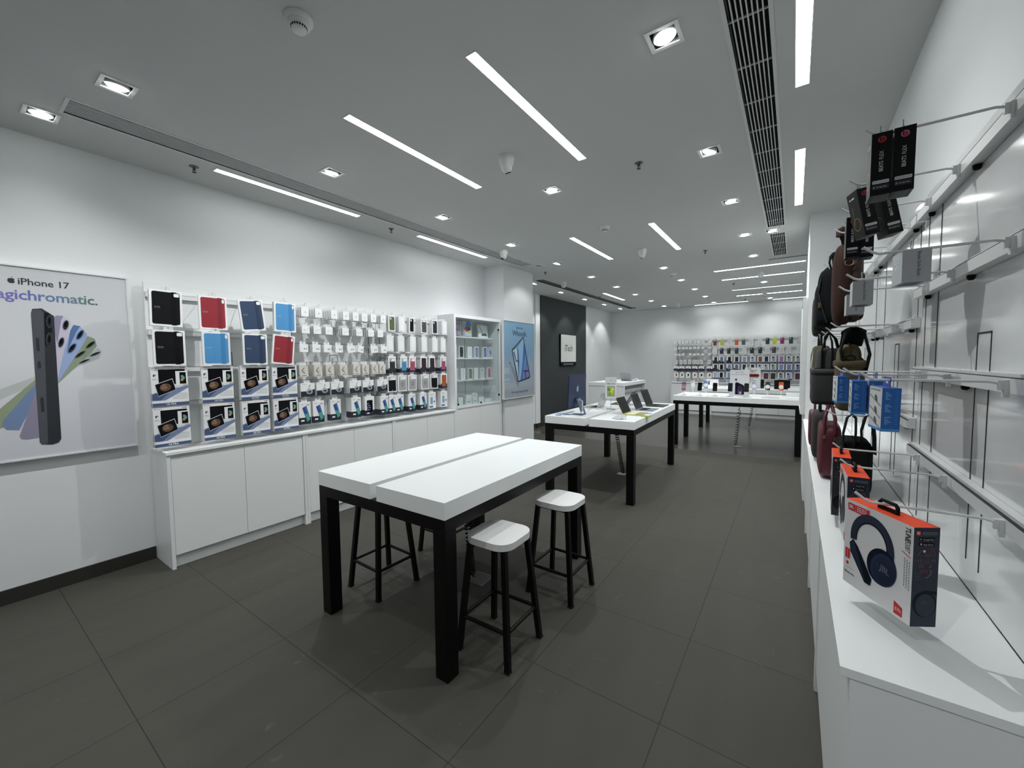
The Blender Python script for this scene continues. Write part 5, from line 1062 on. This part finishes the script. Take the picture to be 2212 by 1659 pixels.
for i, (x, c) in enumerate(zip(LL, ('#A03A2C', '#4C4F4C', '#20262E', '#A2432C', '#1E2430', '#A5402E'))):
    bhook(x, 1.205, 'small hook, %s from left in bottom row of the back left panel' % ORD[i+1])
    bbox('case_box', '%s case in white box, back wall bottom row, %s from left' % ('rust red' if c[1] == 'A' else ('grey' if c[1:3] == '4C' else 'dark'), ORD[i+1]), 'case box', x, 1.20, .12, .15, PAPER, simple(c, .35, .30, .72, .78, lambda b, fr, w, h: scribble(b, fr, w*.1, w*.6, h*.18, 1, .005, INK), r=.012), d=.05)
def camdot(b, fr, w, h): b.deco(fr, rrect(w*.18, h*.72, w*.48, h*.88, .006), M('#B9BCBC', .4), .0012)
R1 = [(-1.861, '#6E3527', 'rust brown', 1), (-1.679, '#B4C62E', 'lime', 1), (-1.493, None, 'clear', 0), (-1.32, '#CC5A2B', 'orange', 1), (-1.152, '#4A5E55', 'grey green', 1), (-.972, None, 'clear', 0), (-.766, None, 'white', 0), (-.592, '#26313C', 'dark blue', 0), (-.434, '#C6D62C', 'bright lime', 0), (-.266, '#8E2560', 'magenta', 0), (-.075, '#1D4A44', 'dark teal', 0), (.107, '#B9BDBF', 'pale grey', 0)]
for i, (x, c, n, k) in enumerate(R1):
    bhook(x, 2.15, 'small hook, %s in the top case row of the back wall' % ORD[i+1])
    if c and c != '#B9BDBF':
        b_ = bbox('phone_case', '%s phone case hanging on the back wall top row' % n, 'phone case', x, 2.14, .088, .165, M(c, .5), camdot if not k else (lambda b, fr, w, h: b.deco(fr, rrect(w*.15, h*.80, w*.85, h*.93, .006), PAPER2, .0012)), d=.015)
    else: bbox('phone_case_box', '%s phone case box hanging on back wall top row, %s overall' % (n, ORD[i+1]), 'phone case box', x, 2.145, .10, .175, PAPER if n != 'pale grey' else M('#AEB2B4', .5), simple('#CDD0D1'), d=.08)
R2 = [(-1.856, None, 'clear'), (-1.686, '#1D2B46', 'navy'), (-1.507, '#1E2A26', 'black green'), (-1.315, '#2F3B39', 'charcoal green'), (-1.135, None, 'clear'), (-.95, '#1B2F26', 'forest green'), (-.755, '#21263A', 'ink blue'), (-.592, None, 'clear'), (-.443, '#46443A', 'dark olive'), (-.275, None, 'clear'), (-.12, None, 'clear'), (.103, None, 'clear')]
for i, (x, c, n) in enumerate(R2):
    bhook(x, 1.90, 'small hook, %s in the second case row of the back wall' % ORD[i+1])
    if c: bbox('phone_case', '%s phone case hanging on the back wall second row' % n, 'phone case', x, 1.895, .088, .16, M(c, .5), camdot, d=.015)
    else: bbox('phone_case_box', 'clear phone case box hanging on back wall second row, %s overall' % ORD[i+1], 'phone case box', x, 1.90, .10, .175, PAPER, simple('#CDD0D1'), d=.08)
def bandb(c, cam=True):
    def f(b, fr, w, h):
        b.deco(fr, rect(0, 0, w, h*.18), M('#39466A', .5), .0005); b.deco(fr, rrect(w*.22, h*.22, w*.80, h*.93, .01), M(c, .5), .0008)
        if cam: b.deco(fr, rrect(w*.27, h*.68, w*.55, h*.88, .006), M('#1A1C1F', .4), .0011); ring(b, fr, w*.51, h*.45, w*.12, w*.17, INK, .0011, 16)
    return f
def darkb(c):
    def f(b, fr, w, h): b.deco(fr, rect(0, 0, w, h*.28), NAVY, .0005); b.deco(fr, [(0, h*.28), (w, h*.28), (0, h*.45)], NAVY, .0006); b.deco(fr, rrect(w*.25, h*.25, w*.8, h*.92, .01), M(c, .5), .0008)
    return f
X3 = [-1.839, -1.686, -1.491, -1.31, -1.124, -.923, -.75, -.609, -.448, -.274, -.104, .089]
A3 = [darkb('#23262B'), darkb('#5C7396'), darkb('#1B1D20'), bandb('#1E2023', 0), bandb('#8FA3C0', 0), bandb('#B9C3CC'), bandb('#8A5233', 0), bandb('#22262F', 0), bandb('#B7BDC0'), bandb('#A873B0', 0), bandb('#B4BABC'), bandb('#AFB5B7')]
N3 = ['black', 'slate blue', 'black and navy', 'black tough', 'pale blue', 'ringed white', 'copper', 'dark navy', 'ringed grey', 'lilac', 'ringed clear', 'ringed silver']
A4 = [darkb('#202225'), bandb('#131517', 0), darkb('#6D86A8'), darkb('#55688A'), bandb('#22262F', 0), bandb('#3A3E44'), bandb('#B9C0C4'), bandb('#C2C8CB'), bandb('#A9B9AB'), bandb('#8C93C4', 0), bandb('#7F86BD', 0), bandb('#7E8CB5')]
N4_ = ['charcoal', 'jet black', 'steel blue', 'dusk blue', 'dark', 'dark ringed', 'clear ringed', 'frosted', 'sage', 'violet', 'lavender', 'blue ringed']
A5 = [bandb('#9FB1C7', 0), bandb('#191B20', 0), bandb('#7795B5', 0), None, None, None, None, simple('#5A2D3C', .1, .08, .9, .92), simple('#2D312E', .1, .08, .9, .92), bandb('#8D9695'), bandb('#A5AEDC'), simple('#4E3244', .1, .08, .9, .92)]
N5_ = ['pale blue film', 'black screen film', 'blue film', '', '', '', '', 'plum', 'dark green', 'ringed clear', 'light violet', 'maroon']
for r, (zr, AA, NN, wd_, row) in enumerate(((1.665, A3, N3, .135, 'third'), (1.45, A4, N4_, .135, 'fourth'), (1.225, A5, N5_, .135, 'bottom'))):
    for i, x in enumerate(X3):
        if not AA[i]: continue
        bhook(x, zr, 'small hook, %s in the %s case row of the back wall' % (ORD[i+1], row)); bbox('phone_case_box', '%s case box hanging in the %s row of the back wall' % (NN[i], row), 'phone case box', x, zr-.003, wd_, .195, PAPER, AA[i], d=.10)

# =====================================================================
#  CASH DESK
# =====================================================================
t = thing('cash_desk', 'white counter beside the dark wall with a laptop on top', 'counter', (-3.73, 10.18, 0)); b = MB(WLAM)
b.box(-.46, .46, -.83, .83, .97, 1.05, WTOP); b.box(-.46, .44, -.82, -.80, 0, .97).box(-.46, .46, .80, .83, 0, .97).box(-.46, -.44, -.80, .80, 0, .97).box(.33, .35, -.80, .80, .0, .86).box(-.44, .33, -.80, .80, .1, .12).box(.30, .33, -.80, .80, .86, .97, M('#9DA1A3', .5)).box(.44, .46, -.83, -.80, 0, .97)  # grey strip under the worktop has the recess shade in its colour
b.build('body', t)
MB(M('#A9ADAF', .4)).box(.352, .41, -.80, .80, .80, .82).build('shelf', t)
def laptop(label, x, y, z, rz, lidcol, basecol, screen, open_=110, w_=.305, d_=.215, keys=None):
    """hinge along local x at y=0; base extends to -y, lid leans back to +y"""
    t = thing('laptop', label, 'laptop', (x, y, z), rz)
    bm_ = M(basecol, .35, .5); b = MB(bm_); b.prism(rrect(-w_/2, -d_, w_/2, 0, .012), 0, .010); bo = b.build('base', t)
    k = MB(M(keys or '#17181A', .6)); k.box(-w_/2+.022, w_/2-.022, -d_*.56, -.02, .0100, .0108); k.build('keyboard', t)
    MB(M(basecol, .3, .4)).box(-.065, .065, -d_+.008, -d_*.60, .0100, .0104).build('trackpad', t)
    a = math.radians(open_-90); l = MB(M(lidcol, .35, .5)); l.X = Matrix.Translation((0, 0, .010)) @ Matrix.Rotation(-a, 4, 'X')
    l.box(-w_/2, w_/2, 0, .006, 0, d_); 
    fruit(l, (Vector((w_/2, .006, 0)), Vector((-1, 0, 0)), Vector((0, 0, 1)), Vector((0, 1, 0))), w_/2, d_/2, .045, M('#8E9295', .2, .7), .0006)
    lo = l.build('lid', t)
    s = MB(M('#040506', .12, spec=.2)); s.X = l.X; s.box(-w_/2+.003, w_/2-.003, -.0012, 0, .006, d_-.003)
    so = s.build('screen', t)
    if screen:
        s = MB(screen); s.X = l.X; s.box(-w_/2+.012, w_/2-.012, -.0018, -.0012, .02, d_-.010); s.build('display', t)
    return t
laptop('open grey laptop on the cash desk, seen from behind', -3.55, 10.30, 1.05, PI*.92, '#8B8F93', '#9EA2A5', None, 112)
t = thing('card_terminal', 'small white payment device beside the laptop on the cash desk', 'card reader', (-3.40, 10.62, 1.05), .3)
MB(WPL).prism(rrect(-.05, -.09, .05, .09, .02), 0, .045).build('body', t, bevel=.006); MB(BLKD).box(-.025, .025, -.0905, -.088, .015, .03).build('display', t)

# =====================================================================
#  LAPTOP TABLE
# =====================================================================
ZT = .9255
# blue desktop computer: back faces +x
t = thing('desktop_computer', 'blue desktop computer seen from behind on the laptop table', 'computer', (-2.20, 4.58, ZT), PI/2+.06)
bl = M('#1D2B52', .35, .35); b = MB(bl); X0 = Matrix.Translation((0, .0, .30)) @ Matrix.Rotation(.04, 4, 'X'); b.X = X0 @ Matrix.Rotation(PI/2, 4, 'X'); b.prism(rrect(-.2735, -.2, .2735, .2, .012), -.006, .006)
b.build('housing', t)
b = MB(M('#8FA5C8', .3, .3)); b.X = X0; fruit(b, (Vector((0, -.006, 0)), Vector((1, 0, 0)), Vector((0, 0, 1)), Vector((0, -1, 0))), 0, .02, .085, b.d, .0008); b.build('logo', t)
b = MB(M('#D5DAE3', .4)); b.X = X0; b.box(-.27, .27, .006, .0075, -.197, .197); b.build('front_glass', t)
b = MB(M('#55647F', .5, .2)); b.add([(-.065, -.012, .20), (.065, -.012, .20), (.065, -.020, .205), (-.065, -.020, .205), (-.065, -.085, 0.004), (.065, -.085, 0.004), (.065, -.093, 0.004), (-.065, -.093, 0.004)], [(0, 1, 5, 4), (3, 7, 6, 2), (0, 4, 7, 3), (1, 2, 6, 5), (0, 3, 2, 1)]); b.prism([(-.065, -.093), (.065, -.093), (.065, .06), (-.065, .06)], 0, .005); b.build('stand', t)
b = MB(WPL); b.tube([(-.03, -.010, .17), (-.04, -.05, .19), (-.075, -.10, .18), (-.10, -.11, .10), (-.10, -.11, .05)], .004); b.box(-.115, -.085, -.12, -.10, .03, .055); b.build('security_cable', t)
t = thing('keyboard', 'pale blue keyboard lying in front of the blue computer', 'keyboard', (-2.40, 4.66, ZT), PI/2+.06); MB(M('#8FA2B8', .4, .3)).prism(rrect(-.14, -.057, .14, .057, .01), 0, .008).build('body', t); MB(M('#C9D2DC', .5)).box(-.132, .132, -.05, .05, .008, .0095).build('keys', t)
o = MB(M('#9FB3C9', .3)); o.blob((0, 0, .009), (.029, .056, .010), .8, .7); tag(o.build('mouse', loc=(-2.37, 4.415, ZT)), 'pale blue computer mouse near the corner of the laptop table', 'mouse')
tag(MB(M('#5C6B7F', .4, .3)).prism(rrect(-.05, -.02, .05, .02, .006), 0, .006).build('display_tag', loc=(-2.30, 4.50, ZT)), 'small grey blue plate lying by the mouse on the laptop table', 'plate')
for i, pts in enumerate(([(-2.02, 4.50, .05), (-1.98, 4.52, .10), (-1.90, 4.58, .07), (-1.87, 4.70, .005)], [(-2.05, 4.56, .08), (-1.97, 4.56, .085), (-1.92, 4.70, .07), (-1.955, 4.90, .004)], [(-2.08, 4.62, .06), (-2.0, 4.70, .075), (-2.0, 4.85, .06), (-1.985, 5.05, .004)])):
    tag(MB(M('#C3C6C9', .4)).tube([(x, y, z+ZT+.003) for x, y, z in pts], .0028, n=6).build('charging_cable'), 'pale cable arching behind the blue computer, %s one' % ('lowest', 'middle', 'rear')[i], 'cable', 'pale cables on the laptop table')
laptop('silver laptop with lid edge-on beside the sign holder', -2.24, 5.42, ZT, PI/2+PI+.05, '#B9BCBE', '#A9ACAE', None, 108)
laptop('dark laptop open beyond the sign holder, seen from behind', -2.06, 6.02, ZT, PI/2+PI+.10, '#3B3D40', '#3B3D40', None, 120)
laptop('laptop with citrus yellow body and angled black screen', -1.70, 4.97, ZT, PI/2, '#C9C98A', '#B8B872', None, 116, keys='#D9D9B8')
laptop('laptop with blue grey body and black screen, middle of right side', -1.70, 5.47, ZT, PI/2, '#8A95A5', '#8A95A5', None, 112)
laptop('dark laptop with black screen at the far right of the laptop table', -1.725, 6.03, ZT, PI/2, '#4A4D52', '#3A3D41', None, 112, w_=.33, d_=.235)
t = thing('sign_holder', 'clear upright stand holding a small picture card on the laptop table', 'sign stand', (-2.03, 5.27, ZT), .35)
MB(ACRYL).prism(rrect(-.06, -.05, .06, .05, .01), 0, .012).build('base', t); MB(ACRYL).box(-.006, .006, -.004, .004, .012, .15).build('pole', t)
b = MB(M('#CDD0D2', .4)); b.box(-.075, .075, -.004, .004, .15, .44); f = frf(-.075, .15, -.004); b.text(f, 'Hello, Neo', .075, .20, .026, INK, .0006, bold=.01, maxw=.12); fruit(b, f, .075, .25, .018, INKG)
b.deco(f, rect(.028, .03, .122, .165), INK); b.deco(f, rect(.033, .035, .117, .16), M('#9FB43A', .4), .0008)
for i, (x, y, c) in enumerate(((.05, .12, '#3E7F6A'), (.085, .10, '#D6C93A'), (.06, .06, '#4D88A0'), (.10, .13, '#C9D6A0'))): b.deco(f, ell(x, y, .014, .024, 12, rot=.5), M(c, .4), .001+.0001*i)
b.build('card', t)
def tent(label, x, y, rz, s=1):
    t = thing('info_stand', label, 'info stand', (x, y, ZT), rz); b = MB(M('#B9BEC2', .3)); b.add([(-.06*s, -.05*s, .006), (.06*s, -.05*s, .006), (.06*s, .05*s, .045), (-.06*s, .05*s, .045), (-.06*s, -.05*s, .002), (.06*s, -.05*s, .002), (.06*s, .05*s, .041), (-.06*s, .05*s, .041)], [(0, 1, 2, 3), (7, 6, 5, 4), (0, 4, 5, 1), (1, 5, 6, 2), (2, 6, 7, 3), (3, 7, 4, 0)]); b.build('panel', t)
    MB(ACRYL).box(-.05*s, -.044*s, .04*s, .048*s, 0, .041).box(.044*s, .05*s, .04*s, .048*s, 0, .041).build('foot', t); return t
tent('clear tilted info plate at the front edge of the laptop table', -1.62, 4.47, -.55, 1.1)
tag(MB(M('#9AA53A', .4, .2)).prism(rrect(-.0, -.05, .10, .05, .008), 0, .006).build('trackpad_plate', loc=(-1.475, 4.83, ZT)), 'small olive plate beside the citrus laptop', 'plate')
tag(MB(M('#8F9AAB', .4)).box(-.06, .06, -.04, .04, 0, .004).build('info_card', loc=(-1.50, 5.10, ZT)), 'small grey blue card between the right side laptops', 'card')

# =====================================================================
#  PHONE TABLE AND FARTHEST TABLE
# =====================================================================
ZP = .9225
def phone_stand(label, x, y, col, scr, back=False, rz=0, tiltx=-.25, z=ZP):
    t = thing('phone_on_stand', label, 'display phone', (x, y, z), rz)
    MB(ACRYL if not back else WPL).lathe([(.048, 0), (.048, .006), (.044, .008)], n=24).build('base', t)
    MB(WPL).tube([(0, .02, .008), (0, .012, .07), (0, .02, .13)], .006).build('pole', t)
    h = MB(M(col, .35)); X = Matrix.Translation((0, .0, .165)) @ Matrix.Rotation(tiltx, 4, 'X'); h.X = X @ Matrix.Rotation(PI/2, 4, 'X'); h.prism(rrect(-.037, -.0775, .037, .0775, .012), -.004, .004); h.build('phone_body', t)
    if not back:
        s = MB(scr); s.X = X; s.deco(frf(0, 0, -.004), rrect(-.0345, -.075, .0345, .075, .010), scr, .0006); s.build('screen', t)
    else:
        c = MB(INK); c.X = X; c.deco(frf(0, 0, -.004), rrect(-.033, .040, .033, .072, .010), M(col, .25), .0012)
        for q, r in ((-.02, .062), (-.02, .048), (-.004, .055)): c.deco(frf(0, 0, -.004), ell(q, r, .006, .006, 10), INK, .0018)
        c.build('camera_bump', t)
        p = MB(WPL); p.X = X @ Matrix.Translation((0, -.006, -.01)) @ Matrix.Rotation(PI/2, 4, 'X'); p.lathe([(.033, -.0), (.036, .003), (.036, .008), (.030, .012)], n=24); p.build('charging_puck', t)
        MB(M('#C6CACC', .4)).tube([(0, -.012, .15), (-.02, -.02, .10), (-.045, -.02, .03), (-.055, -.02, .004)], .003).build('charge_cable', t)
    return t
BS = M('#08090B', .12, spec=.2)
lil = grad_mat('lilac_screen', [(0, '#40303A'), (.4, '#B58A98'), (.7, '#8A6C80'), (1, '#3A2A3A')], 2, .09, .24, .1)
phone_stand('display phone with lilac screen, leftmost on the phone table', -1.70, 8.14, '#5A4A55', lil)
phone_stand('display phone with black screen, second from left on phone table', -1.42, 8.14, '#17181B', BS, rz=-.1)
phone_stand('display phone with black screen, third from left on phone table', -1.165, 8.13, '#1B1A18', BS)
phone_stand('display phone with navy screen, just left of the phone poster', -.925, 8.18, '#1A2030', M('#10141F', .1, coat=.5))
phone_stand('display phone with dark screen, overlapping the phone poster', -.672, 8.18, '#202226', M('#15171A', .1, coat=.5))
phone_stand('white display phone from behind with round charger, far left', -1.665, 8.80, '#D3D5D8', None, True, tiltx=.15)
phone_stand('light blue display phone from behind at back of phone table', -1.43, 8.82, '#7890C0', None, True, tiltx=.15)
phone_stand('lavender display phone from behind with round charger', -.600, 8.82, '#B7B8D6', None, True, tiltx=.15)
phone_stand('black display phone from behind with round charger', -.385, 8.82, '#24262A', None, True, tiltx=.15)
phone_stand('orange display phone from behind with round charger', -.178, 8.80, '#D9622E', None, True, tiltx=.15)
t = thing('poster_stand', 'white standing card with a dark purple phone on the phone table', 'poster', (-.81, 8.46, ZP))
b = MB(M('#CCCFD1', .4)); b.box(-.155, .155, 0, .006, .02, .47); f = frf(-.155, .02, 0); b.text(f, 'iPhone 17 Pro', .155, .405, .024, INK, .0006, bold=.01, maxw=.14); b.text(f, 'Innovative design for ultimate performance', .155, .365, .02, INK, .0006, maxw=.26)
b.deco(f, ell(.10, .27, .016, .022, 16), M('#2B2028', .4)); b.deco(f, [(.085, .0), (.085, .205), (.10, .222), (.12, .225), (.215, .178), (.232, .155), (.232, .0)], M('#3A3C42', .4), .0006)
b.deco(f, [(.092, .0), (.092, .200), (.105, .214), (.12, .216), (.21, .172), (.225, .15), (.225, .0)], M('#15141C', .2), .0008)
b.deco(f, ell(.165, .085, .042, .082, 20), M('#3A3554', .2), .0010); b.deco(f, ell(.165, .11, .024, .06, 16), M('#2A2740', .2), .0012); b.deco(f, ell(.168, .035, .034, .032, 16), M('#6A5584', .2), .0014); b.deco(f, ell(.17, .03, .014, .014, 12), M('#D9B9A8', .2), .0016)
b.build('card', t); MB(ACRYL).box(-.16, .16, -.03, .04, 0, .02).build('base', t)
for nm, lb, x, y, w_, d_, h_, z in (('info_plate', 'clear flat info plate on the front edge of the phone table', -.32, 8.14, .26, .10, .018, ZP), ('product_tray', 'white flat tray at the right end of the phone table', -.0, 8.10, .20, .12, .022, ZP), ('product_tray', 'white tall tray at the back right of the phone table', -.0, 8.74, .20, .14, .055, ZP)):
    tag(MB(WPL if nm != 'info_plate' else M('#C6CCD0', .2)).box(-w_/2, w_/2, -d_/2, d_/2, 0, h_).build(nm, loc=(x, y, z), bevel=.003), lb, 'tray' if nm != 'info_plate' else 'info plate')
for i, x in enumerate((-1.72, -1.44, -1.17, -.93, -.66)): tag(MB(M('#C9CDD0', .25)).box(-.10, .10, -.03, .03, 0, .006).build('price_plate', loc=(x-.03, 8.06, ZP)), 'flat info plate before the %s front phone on the phone table' % ORD[i+1], 'info plate', 'info plates on the phone table')
t = thing('poster_stand', 'standing card with a red watch strap and bold text, farthest table', 'poster', (-.765, 10.70, ZP))
b = MB(M('#C3C8C4', .5)); b.box(-.155, .155, 0, .006, .02, .47); f = frf(-.155, .02, 0)
for i, (tx, y) in enumerate((('THE', .415), ('ULTIMATE', .375), ('WATCH', .335), ('FOR A', .185), ('HEALTHY', .145), ('LIFE.', .105))): b.text(f, tx, .05, y, .042, M('#2E3533' if tx != 'WATCH' else '#7A2A2A', .5), .0006, 'LEFT', bold=.02, maxw=.20)
b.deco(f, rrect(.06, .235, .285, .305, .03), M('#6E1418', .4)); b.deco(f, rrect(.10, .25, .25, .29, .02), M('#3A0D10', .3), .0008); b.deco(f, rrect(.07, .215, .27, .228, .006), M('#8E2A2C', .4)); b.build('card', t); MB(ACRYL).box(-.16, .16, -.03, .04, 0, .02).build('base', t)
t = thing('speaker', 'large black portable speaker on the farthest table', 'speaker', (-.20, 10.62, ZP)); MB(M('#0C0C0D', .7)).prism(rrect(-.145, -.06, .145, .06, .03), .0, .20).build('body', t, bevel=.02); b = MB(BLKD); b.X = Matrix.Translation((.09, -.062, .055)) @ Matrix.Rotation(PI/2, 4, 'X'); b.lathe([(.05, 0), (.05, .01), (.04, .012)], n=24); b.build('woofer', t)
b = MB(WPL); b.tube([(-.12, 0, .20), (-.08, 0, .215), (.08, 0, .215), (.12, 0, .20)], .006); b.build('handle', t)
t = thing('speaker', 'small black upright speaker beside the watch card', 'speaker', (-.575, 10.75, ZP)); MB(M('#0F1011', .7)).prism(rrect(-.033, -.033, .033, .033, .015), 0, .20).build('body', t, bevel=.01); MB(M('#26282A', .4)).box(-.015, .015, -.0345, -.033, .02, .04).build('badge', t)
t = thing('headphone_carton', 'white headphone carton standing at the left of the farthest table', 'headphone box', (-1.64, 10.98, ZP))
b = MB(PAPER); b.box(-.135, .135, 0, .06, 0, .175); f = frf(-.135, 0, 0); b.deco(f, [(.05, .04), (.05, .12), (.07, .135), (.10, .125), (.075, .11), (.085, .05)], INK); b.deco(f, ell(.065, .06, .014, .02, 14), INK, .0008); b.text(f, 'buds', .24, .155, .014, INKG, .0006); b.build('carton', t)
for i, (x, y, w_, h_, lb) in enumerate(((.02, 10.52, .22, .03, 'low white tray at right front of the farthest table'), (.02, 10.95, .22, .05, 'low white tray at right back of the farthest table'), (-1.2, 10.75, .30, .012, 'flat white plate in the middle of the farthest table'))):
    tag(MB(WPL).box(-w_/2, w_/2, -.07, .07, 0, h_).build('product_tray', loc=(x, y, ZP), bevel=.003), lb, 'tray')
# charger plate leaning on the far ledge
for o in list(bpy.data.objects):
    if '_used' in o: del o['_used']
